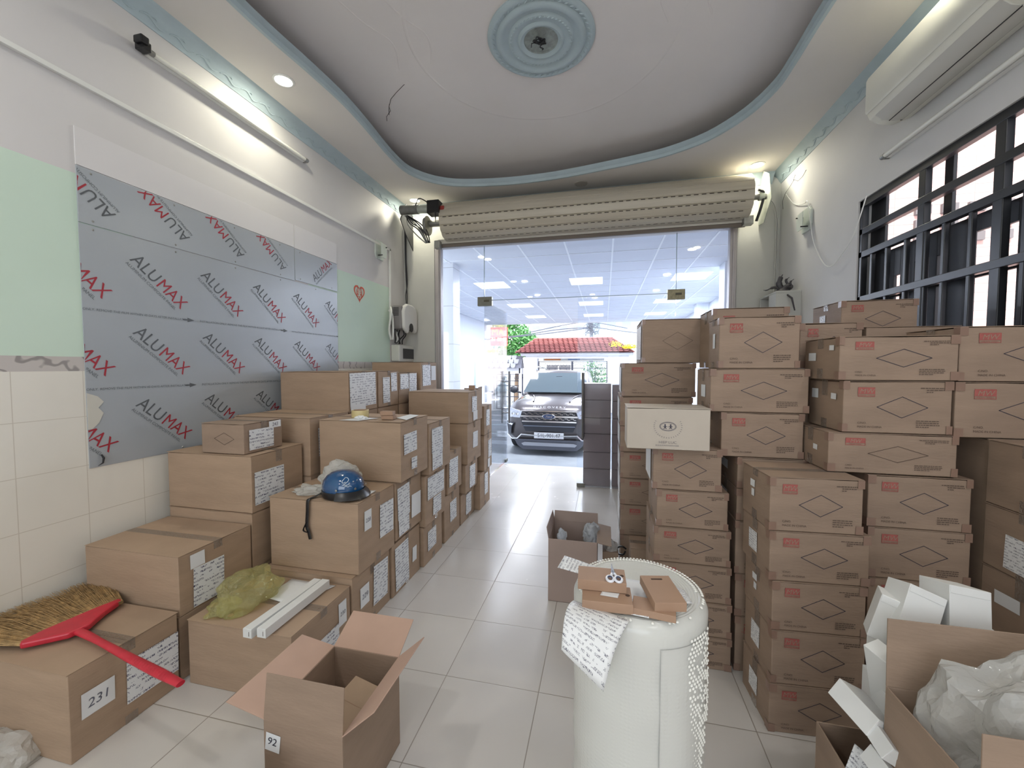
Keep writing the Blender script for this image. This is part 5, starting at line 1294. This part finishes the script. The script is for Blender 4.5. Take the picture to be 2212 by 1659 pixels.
# D stack
ds = [(1.523, 1.812, .244, .652, 'top carton of the stack next to the door opening', 'diamond'), (1.296, 1.521, .116, .586, 'second carton from the top beside the door opening', 'std'), (1.093, 1.294, .106, .57, 'third carton from the top beside the door opening, half hidden by the pale emblem carton', 'std'), (.917, 1.092, .110, .56, 'fourth carton from the top beside the door opening', 'faint'), (.735, .916, .112, .56, 'fifth carton from the top beside the door opening', 'faint'), (.551, .734, .114, .56, 'sixth carton from the top beside the door opening', 'faint'), (.339, .550, .116, .56, 'seventh carton from the top beside the door opening', 'faint'), (.17, .338, .118, .56, 'last but one carton beside the door opening', 'faint'), (0, .169, .118, .56, 'floor carton beside the door opening', 'faint')]
for a, b_, xa, xb, l_, mk in ds: carton(l_, xa, xb, 2.85, 3.35, a, b_, LG_, marks=mk, group=GR, seam='Y', notes=[(.1, .1, .75, .8, 'p')])
carton('small low carton at the foot of the stack beside the door opening', .17, .30, 2.60, 2.80, 0, .36, LG_, group=GR)
# wrapped stacks outside the door
WR = mat('cardboard_wrapped', srgb(140, 124, 122), .3, var=.08, scale=3, coat=.3)
hs = [0, .22, .43, .66, .86, 1.08, 1.285]
nn_ = ['floor', 'second', 'third', 'fourth', 'fifth', 'top']
for k in range(6):
    carton('film wrapped carton, %s one of the stack outside behind the right glass door' % nn_[k], -.252, .088, 5.12, 5.48, hs[k], hs[k + 1] - .001, LG_, m=WR, group='film wrapped cartons outside the glass door', seam='Y', notes=[(.3, .2, .3, .3, '')])
    carton('film wrapped carton, %s one of the further stack outside beside the first' % nn_[k], .10, .45, 5.14, 5.5, hs[k] * .99, hs[k + 1] * .99 - .001, LG_, m=WR, group='film wrapped cartons outside the glass door', seam='Y', tapes=False)
# ================================================================== OPEN CARTONS, BAGS, TOOLS
def open_carton(label, cx, cy, z0, w, d, h, rz, flaps, m=CARD_D, inner=CARD_P, th=.004, name='open_carton', notes=()):
    """flaps: dict side -> (length, angle in degrees from vertical, outwards positive)"""
    t = thing(name, label, 'carton', (cx, cy, z0), math.radians(rz))
    hx, hy = w / 2, d / 2
    b = MB()
    b.box(-hx, hx, -hy, -hy + th, 0, h, m); b.box(-hx, hx, hy - th, hy, 0, h, m); b.box(-hx, -hx + th, -hy + th, hy - th, 0, h, m); b.box(hx - th, hx, -hy + th, hy - th, 0, h, m); b.box(-hx, hx, -hy, hy, 0, th, m)
    b.build('body', t, bevel=.0015)
    for s, (L_, ang) in flaps.items():
        a = math.radians(ang)
        n_ = {'F': (0, -1), 'B': (0, 1), 'L': (-1, 0), 'R': (1, 0)}[s]; n_ = Vector((n_[0], n_[1], 0))
        e = Vector((-n_.y, n_.x, 0)); hw = hx if s in 'FB' else hy; hd = hy if s in 'FB' else hx
        o = n_ * (hd - th * .5) + Vector((0, 0, h)); D = n_ * math.sin(a) + Vector((0, 0, math.cos(a))); N_ = n_ * math.cos(a) - Vector((0, 0, math.sin(a)))
        P_ = [o - e * hw, o + e * hw, o + e * (hw * .985) + D * L_, o - e * (hw * .985) + D * L_]
        MB().slab([p - N_ * th * .45 for p in P_], N_, th * .9, inner if ang > 35 else m).build('flap', t, bevel=.001)
    return t
t = open_carton('open brown carton numbered 92 in the foreground with all four flaps up', -.925, 1.235, 0, .292, .355, .352, 0, {'F': (.145, -6), 'B': (.15, 62), 'L': (.155, 80), 'R': (.15, 48)}, m=CARD_D)
b = MB(); label_quad(b, PAPER, (-.141, -.1775, .255), Vector((1, 0, -.12)).normalized(), Vector((.12, 0, 1)).normalized(), .055, .06, (0, -1, 0), 0, .002)
b.text('92', (-.114, -.1805, .274), (1, 0, -.12), (.12, 0, 1), .036, INK, .15, .0, 'CENTER'); b.build('paper_label', t)
b = MB(); label_quad(b, mat('green_label', srgb(60, 120, 66), .5, var=.2, scale=40), (.035, -.1775, .16), (1, 0, 0), (0, 0, 1), .045, .05, (0, -1, 0), 0, .002); b.build('green_label', t)
t = thing('kraft_box', 'small kraft box lying inside the open carton numbered 92', 'box', (-.885, 1.27, .22), math.radians(-14), rot=(math.radians(12), 0, math.radians(-14)))
MB().box(-.075, .075, -.09, .09, 0, .05, CARD).build('body', t, bevel=.002); MB().box(-.076, .076, -.0005, .0015, .0502, .051, CARD_K).build('lid_edge', t)
tag(MB().slab([(-1.05, 1.08, .15), (-.8, 1.08, .15), (-.8, 1.39, .17), (-1.05, 1.39, .17)], (0, 0, 1), .004, CARD_P).build('cardboard_sheet'), 'loose cardboard liner inside the open carton numbered 92', 'cardboard')
# fragment bottom edge
open_carton('tip of another open carton flap at the bottom edge of the view', -1.05, .80, 0, .24, .22, .21, 10, {'F': (.10, 20), 'B': (.11, 4), 'L': (.1, 30), 'R': (.1, 30)})

# small open carton in the aisle
t = open_carton('small open carton with plastic bags in the middle of the floor', -.185, 2.68, 0, .305, .32, .405, 0, {'L': (.075, 10), 'B': (.07, 8), 'R': (.09, 100)}, m=mat('cardboard_greyish', srgb(158, 140, 132), .7, var=.06, scale=4), inner=CARD_D)  # paler, greyer cardboard than the stamped cartons

def crumple(name, c, R, mt, label, cat, n=4, amp=.28, freq=2.2, seed=0, flat=0.0, smooth=False, name2='plastic_bag', group=None, squash=None):
    bm = bmesh.new(); bmesh.ops.create_icosphere(bm, subdivisions=n, radius=1)
    rd = Vector((seed * 7.3, seed * 3.1, seed * 1.7))
    rg = random.Random(seed * 13 + 5); dirs = []
    for _ in range(46):
        q_ = Vector((rg.gauss(0, 1), rg.gauss(0, 1), rg.gauss(0, 1))).normalized(); dirs.append((q_, rg.uniform(.72, 1.02)))
    for v in bm.verts:
        d = v.co.normalized()
        d2 = (d + Vector((noise.noise(d * 2.5 + rd), noise.noise(d * 2.5 + rd * 2), noise.noise(d * 2.5 - rd))) * .35).normalized()
        f = min(o_ / max(.05, d2.dot(q_)) for q_, o_ in dirs)
        f = min(f, 1.25) * (1 + amp * noise.noise(d * freq + rd)) + amp * .35 * (.3 - abs(noise.noise(d * freq * 2.4 + rd)))
        p = d * f
        if p.z < -flat: p.z = -flat + (p.z + flat) * .08
        v.co = Vector((p.x * R[0], p.y * R[1], (p.z + flat) * R[2]))
    me = bpy.data.meshes.new(name); bm.to_mesh(me); bm.free(); me.materials.append(mt)
    o = bpy.data.objects.new(name, me); COL.objects.link(o); o.location = c
    return tag(o, label, cat, group)
FILM_W = film_mat('film_white', (.97, .98, .98), (.97, .97, .94), .58, .10, .35, 22, .28)
FILM_Y = film_mat('film_yellow', (.95, .94, .72), (.92, .90, .50), .24, .09, .35, 22, .28)
FILM_B = film_mat('film_bluish', (.92, .95, .98), (.88, .93, .98), .55, .12, .4, 24)
crumple('plastic_bag', (-.075, 2.70, .34), (.06, .07, .095), FILM_B, 'pale blue plastic bag sticking out of the right side of the small open carton', 'plastic bag', seed=2, flat=.4)
crumple('plastic_bag', (-.26, 2.62, .36), (.035, .04, .06), FILM_B, 'small pointed plastic bag in the left side of the small open carton', 'plastic bag', n=3, seed=5, flat=.4)
t = thing('small_parcel', 'small brown box with crumpled film and dark strap behind the small open carton', 'box', (.05, 2.70, 0))
MB().box(-.05, .05, -.06, .06, 0, .30, CARD_D).build('body', t, bevel=.003); o = crumple('film', (0, 0, .29), (.05, .06, .05), FILM_W, 'x', 'x', n=3, seed=9, flat=.3); o.parent = t
for k_ in ('label', 'category'): del o[k_]
b = MB().tube(cr([(.03, 0, .30), (.07, -.01, .325), (.10, -.01, .31)], 4), .006, BLACKP, 6).tube(cr([(.04, .0, .27), (.08, -.02, .275), (.095, -.02, .30)], 4), .006, BLACKP, 6); b.build('strap', t)

# ---- bubble wrap roll
def bubble_mat():
    m, t_, N, L, P = nt('bubble_wrap')
    P.inputs['Base Color'].default_value = srgb(206, 207, 203); P.inputs['Roughness'].default_value = .22
    P.inputs['Subsurface Weight'].default_value = .35; P.inputs['Subsurface Radius'].default_value = (.03, .03, .028); P.inputs['Subsurface Scale'].default_value = 1.0
    tc = N.new('ShaderNodeTexCoord'); vo = N.new('ShaderNodeTexVoronoi'); vo.inputs['Scale'].default_value = 95; vo.inputs['Randomness'].default_value = .25
    L.new(tc.outputs['Object'], vo.inputs['Vector'])
    inv = math_node(N, L, 'SUBTRACT', .55, vo.outputs['Distance'], True)
    nz = N.new('ShaderNodeTexNoise'); nz.inputs['Scale'].default_value = 5; L.new(tc.outputs['Object'], nz.inputs['Vector'])
    k = math_node(N, L, 'MULTIPLY', inv, math_node(N, L, 'SUBTRACT', math_node(N, L, 'MULTIPLY', nz.outputs['Fac'], 2.4), .7, True))
    b = N.new('ShaderNodeBump'); b.inputs['Strength'].default_value = .25; b.inputs['Distance'].default_value = .006
    L.new(k, b.inputs['Height']); L.new(b.outputs[0], P.inputs['Normal'])
    return m
BW = bubble_mat()
RX, RY, RZ, RR = .102, 1.205, .862, .183
t = thing('bubble_wrap_roll', 'large upright roll of white bubble wrap with papers and small boxes on top', 'bubble wrap roll', (RX, RY, 0))
pf = [(0, .002), (RR - .012, .002), (RR - .004, .012), (RR, .03)] + [(RR + .002 * math.sin(k * 1.7), .03 + (RZ - .06) * k / 16) for k in range(1, 17)] + [(RR - .003, RZ - .018), (RR - .012, RZ - .005)]
r_ = RR - .02
while r_ > .03: pf += [(r_, RZ), (r_ - .004, RZ - .002), (r_ - .006, RZ - .0005)]; r_ -= .008
pf += [(.028, RZ - .003), (.024, RZ - .03), (0, RZ - .03)]
MB().lathe(pf, BW, n=72).build('wound_roll', t, smooth=50)
# real bubbles along the rim and the loose edge
def dome(b, c, n_, r, m_):
    n_ = Vector(n_).normalized(); a = n_.orthogonal().normalized(); e = n_.cross(a)
    vs = [Vector(c) + n_ * r * .75]
    for rr, hh in ((.6, .55), (1, 0)):
        for j in range(6): vs.append(Vector(c) + (a * math.cos(j * PI / 3) + e * math.sin(j * PI / 3)) * r * rr + n_ * r * hh)
    fs = [(0, 1 + j, 1 + (j + 1) % 6) for j in range(6)] + [(1 + j, 7 + j, 7 + (j + 1) % 6, 1 + (j + 1) % 6) for j in range(6)]
    b.add(vs, fs, m_)
BUB = mat('bubble', srgb(234, 234, 228), .08, var=.01, coat=.5)
b = MB(); rd = random.Random(4)
for k in range(100):
    a = 2 * PI * k / 100
    if k % 100 < 52 or rd.random() < .5: dome(b, (math.cos(a) * (RR - .012), math.sin(a) * (RR - .012), RZ - .002), (math.cos(a) * .4, math.sin(a) * .4, 1), .0048, BUB)
    if k < 52: dome(b, (math.cos(a + .03) * (RR - .026), math.sin(a + .03) * (RR - .026), RZ), (0, 0, 1), .0048, BUB)
for row in range(44):
    zz = RZ - .05 - row * .0105; wd = 1.0 if row < 22 else (44 - row) / 22
    for k in range(int(9 * wd)):
        if rd.random() < .22: continue
        a = -.95 + (k + .5 * (row % 2)) * .062 + row * .004
        dome(b, (math.cos(a) * (RR + .0045), math.sin(a) * (RR + .0045), zz), (math.cos(a), math.sin(a), 0), .0046, BUB)
o = b.build('bubbles', t, smooth=True); o['kind'] = 'stuff'
# loose outer sheet
vs = []; fs = []; n_ = 14
for i in range(n_ + 1):
    a = -1.35 + 1.75 * i / n_
    for j in range(9):
        z = .05 + (RZ - .06 - .05) * j / 8; rr = RR + .003 + .012 * math.sin(i * .5) * (1 - j / 8) + (.02 * (i / n_) ** 3) * (1 - j / 8)
        vs.append((math.cos(a) * rr, math.sin(a) * rr, z))
for i in range(n_):
    for j in range(8): fs.append((i * 9 + j, (i + 1) * 9 + j, (i + 1) * 9 + j + 1, i * 9 + j + 1))
MB().add(vs, fs, BW).build('loose_sheet', t, smooth=True)

def sheet_paper(label, pts, mt=PAPER, name='paper_sheet', curl=0, group=None, droop=0, nn=8, back=False):
    """pts: 4 corners (a,b along u; d,c) bilinear with curl"""
    A, B, C_, D = [Vector(p) for p in pts]; w = (B - A).length; h = (D - A).length
    N_ = (B - A).cross(D - A).normalized()
    b = MB(); P_ = {}
    for i in range(nn + 1):
        for j in range(nn + 1):
            u, v = i / nn, j / nn; p = A.lerp(B, u).lerp(D.lerp(C_, u), v) + N_ * (curl * (2 * v - 1) ** 2) + Vector((0, 0, -droop * max(0, .6 - v) ** 1.6))
            P_[i, j] = p
    for i in range(nn):
        for j in range(nn):
            b.add([P_[i, j], P_[i + 1, j], P_[i + 1, j + 1], P_[i, j + 1]], [(0, 1, 2, 3)], mt, [[(i / nn * w, j / nn * h), ((i + 1) / nn * w, j / nn * h), ((i + 1) / nn * w, (j + 1) / nn * h), (i / nn * w, (j + 1) / nn * h)]])
    o = b.build(name, smooth=True, weld=True)
    s = o.modifiers.new('solid', 'SOLIDIFY'); s.thickness = .0006
    return tag(o, label, 'paper', group)
z = RZ + .006
sheet_paper('long paper strip lying across the back left edge of the bubble wrap roll', [(-.13, 1.185, z + .035), (-.115, 1.245, z + .045), (.06, 1.225, z + .004), (.05, 1.165, z + .004)], NOTE2, curl=.004)
sheet_paper('greenish paper sheet in the middle of the roll top between the kraft boxes', [(.0, 1.09, z), (.12, 1.09, z), (.13, 1.22, z), (.03, 1.23, z)], PAPER)
sheet_paper('curled printed slip sticking out behind the tilted kraft box', [(.135, 1.10, z + .003), (.235, 1.13, z + .003), (.225, 1.19, z + .005), (.125, 1.235, z + .003)], NOTE2)
sheet_paper('printed slip crumpled beside the tilted kraft box', [(.07, 1.045, z + .002), (.115, 1.035, z + .004), (.115, 1.12, z + .002), (.075, 1.12, z + .002)], NOTE2)
# curled delivery note hanging over the front edge
b = MB(); nn = 12; vs = []; uvs = []
for i in range(nn + 1):
    v = i / nn
    for j in range(nn + 1):
        u = j / nn
        A = Vector((-.075, 1.075, z + .002)).lerp(Vector((.068, 1.02, z + .002)), u)
        D = Vector((-.095, .955, z - .055)).lerp(Vector((.005, .935, z - .125)), u)
        p = A.lerp(D, v) + Vector((-.1, -.5, 1)).normalized() * .045 * math.sin(PI * v) * (1 - .3 * u)
        vs.append(p); uvs.append((u * .16, v * .15))
for i in range(nn):
    for j in range(nn):
        q_ = [i * (nn + 1) + j, i * (nn + 1) + j + 1, (i + 1) * (nn + 1) + j + 1, (i + 1) * (nn + 1) + j]
        b.add([vs[k] for k in q_], [(0, 1, 2, 3)], NOTE2, [[uvs[k] for k in q_]])
o = b.build('delivery_note', smooth=True, weld=True); o.modifiers.new('solid', 'SOLIDIFY').thickness = .0006
tag(o, 'curled printed delivery note hanging over the front left edge of the bubble wrap roll', 'paper')

def kraft(label, cx, cy, z0, w, d, h, rz, hole=None, rx=0, group='small kraft boxes on the bubble wrap roll', m=CARD_K):
    t = thing('kraft_box', label, 'box', (cx, cy, z0), 0, group, rot=(math.radians(rx), 0, math.radians(rz)))
    MB().box(-w / 2, w / 2, -d / 2, d / 2, 0, h, m).build('body', t, bevel=.0012)
    if hole == 'thumb':
        MB().lathe([(0, h + .0006), (.006, h + .0006)], mat('slot_dark', srgb(70, 52, 42), .9), (w / 2 - .010, 0, 0), n=12).build('thumb_notch', t)
    if hole == 'slot':
        MB().box(-.015, .015, d / 2 - .022, d / 2 - .016, h - .001, h + .0006, mat('slot_dark', 0)).build('hang_slot', t)
    return t
kraft('lower kraft box of the left pair on the roll', .012, 1.085, z, .128, .085, .026, 2, 'thumb')
kraft('upper kraft box of the left pair on the roll, under the scissors', -.002, 1.128, z + .027, .128, .076, .028, 2, 'thumb')
kraft('dark lower kraft box under the tilted one on the right of the roll', .13, 1.07, z, .105, .06, .018, -8)
kraft('tilted kraft box with hanging slot on the right of the roll', .155, 1.113, z + .019, .080, .125, .024, 12, 'slot', rx=2)
sheet_paper('torn paper corner between the two kraft boxes of the left pair', [(-.005, 1.072, z + .0275), (.04, 1.068, z + .0275), (.045, 1.09, z + .0275), (0, 1.09, z + .0275)], PAPER)
# scissors
t = thing('scissors', 'white handled scissors lying on the upper kraft box of the left pair', 'scissors', (.030, 1.125, z + .0565), math.radians(4))
BLD = mat('blade_steel', srgb(200, 202, 206), .2, .8); HN = mat('scissor_handle', srgb(226, 228, 236), .3); HB = mat('scissor_handle_blue', srgb(52, 66, 104), .3)
for s in (-1, 1):
    MB().slab([(s * .001, .0, 0), (s * .006, .0, 0), (s * .004, .030, 0), (-s * .001, .068, .001), (-s * .002, .030, 0)], (0, 0, 1), .0015, BLD).build('blade', t)
    ring = [(s * (.011 + .009 * math.cos(a)), -.024 + .0145 * math.sin(a), .003) for a in [2 * PI * i / 18 for i in range(18)]]
    h_ = MB().tube(ring, .0034, HN, 8, closed=True); h_.tube([(s * .004, .006, .002), (s * .006, -.006, .003), (s * .009, -.011, .003)], .0035, HN, 8); h_.build('handle', t, smooth=True)
    MB().tube([(s * (.011 + .0066 * math.cos(a)), -.024 + .012 * math.sin(a), .004) for a in [2 * PI * i / 18 for i in range(18)]], .0018, HB, 6, closed=True).build('handle_insert', t, smooth=True)
MB().lathe([(0, .004), (.003, .004), (.003, 0)], BLD, n=10).build('pivot', t)

# ---- on the left cartons
# broom
t = thing('broom', 'grass broom with red plastic handle lying on the near left corner carton', 'broom', (-2.19, 1.225, .375), math.radians(-9), rot=(0, math.radians(1.0), math.radians(-9.5)))
RP = mat('broom_red', srgb(190, 40, 58), .38, var=.08, scale=30)
b = MB().tube([(-.02, 0, .0), (.08, 0, .004), (.20, 0, .004), (.42, 0, .0), (.60, 0, 0), (.73, 0, 0)], [.018, .017, .014, .017, .0185, .015], RP, 12, flat=.62)
for k in range(16): b.lathe([(.0155 + .0025 * min(1, k / 6), -.001), (.0155 + .0025 * min(1, k / 6), .001)], RP, (.42 + k * .016, 0, 0), 'X', 10)
b.build('handle', t, smooth=50)
b = MB().slab([(.03, -.03, -.012), (.03, .035, -.012), (-.03, .11, -.012), (-.075, .19, -.012), (-.10, .19, -.012), (-.105, .10, -.012), (-.10, -.06, -.012), (-.085, -.13, -.012), (-.06, -.14, -.012), (-.01, -.08, -.012)], (0, 0, 1), .026, RP); b.build('head', t, bevel=.007)
BR = mat('broom_grass', srgb(178, 148, 104), .85, var=.35, scale=40)
b = MB(); rd = random.Random(8)
for k in range(1500):
    u = rd.random(); y0_ = -.13 + .32 * u; x0_ = -.085; yl = -.28 + .56 * u + rd.gauss(0, .02); L_ = .34 + rd.uniform(-.05, .07)
    z0_ = rd.uniform(-.006, .010); x2 = x0_ - L_; zz = rd.uniform(-.012, .03)
    pts = [Vector((x0_ + .02, y0_, z0_)), Vector((x0_ - L_ * .5, y0_ * .55 + yl * .45, z0_ + rd.uniform(0, .022))), Vector((max(x2, -.41), yl, zz))]
    b.tube(pts, [.0016, .0013, .0005], BR, 3, caps=False)
o = b.build('bristles', t); o['kind'] = 'stuff'
# yellow bag
crumple('plastic_bag', (-1.745, 1.66, .315), (.125, .155, .115), FILM_Y, 'crumpled yellowish clear plastic bag between the list carton and the long white boxes', 'plastic bag', n=5, amp=.30, freq=1.8, seed=1, flat=.45)
crumple('plastic_bag', (-1.80, 1.56, .315), (.07, .07, .05), FILM_Y, 'flattened tail of yellowish plastic at the front of the left bag', 'plastic bag', n=4, amp=.4, seed=4, flat=.3)
# white sheet and two long white boxes
sheet_paper('blank white sheet under the long white boxes', [(-1.69, 1.70, .3135), (-1.50, 1.67, .3135), (-1.405, 1.875, .314), (-1.69, 1.885, .314)], PAPER)
for i, (cx, cy, l_) in enumerate(((-1.498, 1.63, 'left long white box reaching over the carton edge'), (-1.445, 1.635, 'right long white box, pushed further back on the carton'))):
    t = thing('long_white_box', l_, 'box', (cx, cy, .3165), math.radians(-1.5 if i == 0 else 0), 'long white boxes on the carton numbered 230')
    MB().box(-.022, .022, -.215 + .01 * i, .215, 0, .042, WHITE_C).build('body', t, bevel=.001)
    MB().box(-.0225, .0225, -.2165 + .01 * i, -.214 + .01 * i, .002, .040, WHITE_C).build('end_flap', t)
    MB().box(.008, .010, -.2175 + .01 * i, -.2165 + .01 * i, .010, .03, INK_G).build('cut_mark', t)
# helmet
t = thing('helmet', 'blue half helmet with black brim and hanging chin strap', 'helmet', (-1.475, 2.055, .752), math.radians(-22))
HBL = mat('helmet_blue', srgb(20, 74, 122), .15, var=.02, coat=.8)
pf = [(.113, .030), (.1155, .046), (.1145, .066), (.106, .094), (.089, .116), (.063, .134), (.034, .144), (0, .147)]
MB().lathe(pf, HBL, n=40, sx=1.10, sy=.96).build('shell', t, smooth=True)
MB().lathe([(.108, .002), (.115, .002), (.1175, .014), (.1185, .034), (.117, .040), (.108, .036), (.106, .004)], BLACKP, n=40, sx=1.10, sy=.96).build('rim', t, smooth=50)
vs = []; 
for i in range(13):
    a = -1.0 + 2.0 * i / 12
    for rr, zz in ((.117, .046), (.136, .026), (.146, .008), (.140, .004), (.114, .03)): vs.append((math.cos(a) * rr * (1.08 + .10 * math.cos(a)), math.sin(a) * rr * .95, zz))
fs = [(i * 5 + j, i * 5 + (j + 1) % 5, (i + 1) * 5 + (j + 1) % 5, (i + 1) * 5 + j) for i in range(12) for j in range(5)] + [tuple(range(5)), tuple(60 + j for j in range(5))]
MB().add(vs, fs, BLACKP).build('brim', t, smooth=50)
b = MB()
for a in (-.95, -.1, .8): b.lathe([(.007, 0), (.006, .003), (0, .004)], STEEL, n=12, M=Matrix.Translation((math.cos(a) * .1325, math.sin(a) * .1155, .060)) @ Matrix.Rotation(a, 4, 'Z') @ Matrix.Rotation(PI / 2, 4, 'Y'))
b.build('rivets', t)
HW = mat('helmet_print', srgb(214, 226, 236), .4)
b = MB()
def onshell(a, z_):
    z_ = .046 + (z_ - .05) * .82
    rr = next(((p0[0] + (p1[0] - p0[0]) * (z_ - p0[1]) / (p1[1] - p0[1])) for p0, p1 in zip(pf, pf[1:]) if p0[1] <= z_ <= p1[1]), .1)
    return Vector((math.cos(a) * (rr + .0015) * 1.10, math.sin(a) * (rr + .0015) * .96, z_))
for pts in ([(-.62, .132), (-.50, .142), (-.36, .138), (-.36, .124), (-.55, .108), (-.64, .100), (-.5, .098), (-.34, .101)], [(-.62, .132), (-.70, .122), (-.66, .112), (-.52, .118)], [(-.60, .088), (-.5, .092), (-.42, .086), (-.34, .091), (-.26, .086)]):
    b.tube([onshell(a, z_) for a, z_ in [(p.x, p.y) for p in cr([(a, z_, 0) for a, z_ in pts], 4)]], .0016, HW, 5)
b.build('painted_swirl', t)
bpy.context.view_layer.update()
HI = (Matrix.Translation(t.location) @ Matrix.Rotation(math.radians(-22), 4, 'Z')).inverted()
wl = lambda pts_: [HI @ Vector(p) for p in pts_]
b = MB().tube(cr(wl([(-1.575, 2.02, .775), (-1.60, 1.985, .758), (-1.612, 1.95, .754), (-1.613, 1.928, .745), (-1.616, 1.926, .68), (-1.622, 1.926, .60), (-1.612, 1.926, .575), (-1.600, 1.925, .53)]), 5), .012, BLACKP, 6, flat=.3)
b.tube(cr(wl([(-1.618, 1.924, .63), (-1.640, 1.922, .585), (-1.632, 1.922, .572), (-1.612, 1.922, .570)]), 4), .007, BLACKP, 6, flat=.4)
b.build('chin_strap', t, smooth=True)
sheet_paper('white paper sheet lying under the helmet', [(-1.50, 1.955, .7505), (-1.33, 2.00, .7505), (-1.335, 2.17, .7505), (-1.48, 2.16, .7505)], PAPER)
crumple('plastic_bag', (-1.60, 2.20, .752), (.15, .105, .115), FILM_W, 'crumpled clear plastic bag behind the blue helmet', 'plastic bag', n=5, amp=.32, freq=2.0, seed=3, flat=.4)
crumple('plastic_bag', (-1.70, 2.06, .752), (.12, .08, .035), FILM_W, 'flat part of clear plastic film left of the helmet', 'plastic bag', n=4, amp=.4, seed=6, flat=.2)
# things on the tape roll carton
ZL = 1.1435
t = thing('tape_roll', 'roll of clear yellowish packing tape on the large aisle carton', 'tape roll', (-1.665, 2.52, ZL + .0005))
MB().lathe([(.050, 0), (.058, 0), (.058, .05), (.050, .05), (.050, 0)], mat('tape_yellow', srgb(206, 190, 140), .25, var=.03), n=36).build('tape', t, smooth=40)
MB().lathe([(.045, .001), (.0498, .001), (.0498, .049), (.045, .049), (.045, .001)], CARD_K, n=36).build('core', t, smooth=40)
for (cx, cy, zz, rz, l_) in ((-1.41, 2.46, ZL + .001, 4, 'lower small kraft box of the pair beside the tape roll'), (-1.415, 2.455, ZL + .029, 10, 'upper small kraft box of the pair beside the tape roll')):
    kraft(l_, cx, cy, zz, .085, .055, .026, rz, None, group='small kraft boxes beside the tape roll')
sheet_paper('white paper hanging over the front edge beside the tape roll', [(-1.70, 2.335, ZL + .002), (-1.56, 2.335, ZL + .002), (-1.50, 2.48, ZL + .002), (-1.64, 2.49, ZL + .002)], PAPER, droop=.0)
sheet_paper('white paper behind the small kraft boxes on the large aisle carton', [(-1.39, 2.52, ZL + .002), (-1.27, 2.44, ZL + .002), (-1.27, 2.62, ZL + .012), (-1.38, 2.70, ZL + .006)], PAPER)
crumple('paper_scrap', (-1.60, 2.43, ZL + .003), (.05, .03, .016), PAPER, 'crumpled white paper strip in front of the tape roll', 'paper', n=3, amp=.5, freq=3, seed=8, flat=.3)
# small open carton at the far end
t = open_carton('small dark open carton with raised flaps on the last left stack', -1.43, 4.22, 1.0765, .20, .18, .10, 4, {'R': (.10, 8), 'B': (.08, 15), 'L': (.07, 30)}, name='open_carton')
kraft('small dark kraft box on the long carton near the glass door', -1.33, 3.98, 1.257, .06, .05, .045, 8, None, group=None)

# ---- right foreground
t = open_carton('big open carton with clear plastic bag at the lower right corner', .965, 1.0325, .35, .54, .265, .35, 0, {'B': (.168, 4), 'R': (.17, 50), 'F': (.11, -4)}, m=CARD_D, inner=CARD, name='open_carton')
carton('brown carton under the big open carton at the lower right corner', .70, 1.23, .905, 1.16, 0, .349, 'plain', tapes=False)
crumple('plastic_bag', (.915, 1.035, .59), (.22, .11, .22), FILM_W, 'large crumpled clear plastic bag in the big open carton at the lower right', 'plastic bag', n=5, amp=.26, freq=1.8, seed=12, flat=.35)
t = open_carton('open brown carton heaped with small white boxes behind the big open carton', .895, 1.30, 0, .486, .18, .40, 0, {'R': (.05, 20)}, m=CARD_D, inner=CARD_D, name='open_carton')
def wbox(label, cx, cy, cz, w, d, h, rot):
    cx, cy, cz = cx * .9 + .028, cy * .9 + .035, 1.46 + (cz - 1.5) * .9
    w, d, h = w * .9, d * .9, h * .9
    t = thing('white_box', label, 'box', (cx, cy, cz), 0, 'small white boxes heaped in the open carton', rot=tuple(math.radians(a) for a in rot))
    MB().box(-w / 2, w / 2, -d / 2, d / 2, -h / 2, h / 2, WHITE_C).build('body', t, bevel=.0012)
    MB().box(-w / 2 + .002, w / 2 - .002, -d / 2 - .0012, -d / 2, h / 2 - .02, h / 2 - .001, WHITE_C).build('tuck_flap', t, bevel=.0005)
    return t
wbox('upright white box at the top left of the heap', .895, 1.42, .80, .095, .10, .13, (-18, 22, -6))
wbox('largest upright white box at the top right of the heap', 1.012, 1.43, .80, .105, .11, .16, (-14, 8, 2))
wbox('narrow white box leaning behind the top left one', .835, 1.44, .76, .05, .09, .14, (-8, 14, -25))
wbox('small white box corner showing right of the largest upright one', 1.085, 1.45, .72, .06, .08, .07, (0, 5, 0))
wbox('long white box leaning at the left edge of the flap', .795, 1.33, .62, .05, .09, .20, (8, -18, 18))
wbox('wide white box on the left side of the heap', .735, 1.33, .515, .10, .13, .06, (10, 30, 22))
wbox('white box with slot mark under the wide one', .765, 1.25, .485, .12, .09, .045, (12, 32, 10))
wbox('white box at the lower left of the heap', .76, 1.235, .42, .12, .08, .05, (8, 28, 12))
wbox('white box hidden inside the heap', .93, 1.42, .66, .20, .16, .14, (0, 0, 8))
wbox('white box low in the middle of the heap', .90, 1.36, .53, .24, .14, .12, (0, 0, -4))
sheet_paper('torn printed slip among the white boxes at the lower left', [(.655, 1.24, .40), (.70, 1.225, .35), (.72, 1.235, .44), (.68, 1.25, .465)], NOTE2)
# transparent wrap scrap lower left
crumple('plastic_film', (-2.22, .985, 0), (.16, .12, .09), FILM_W, 'crumpled clear plastic film on the floor at the lower left corner', 'plastic film', n=4, amp=.4, seed=15, flat=.2)
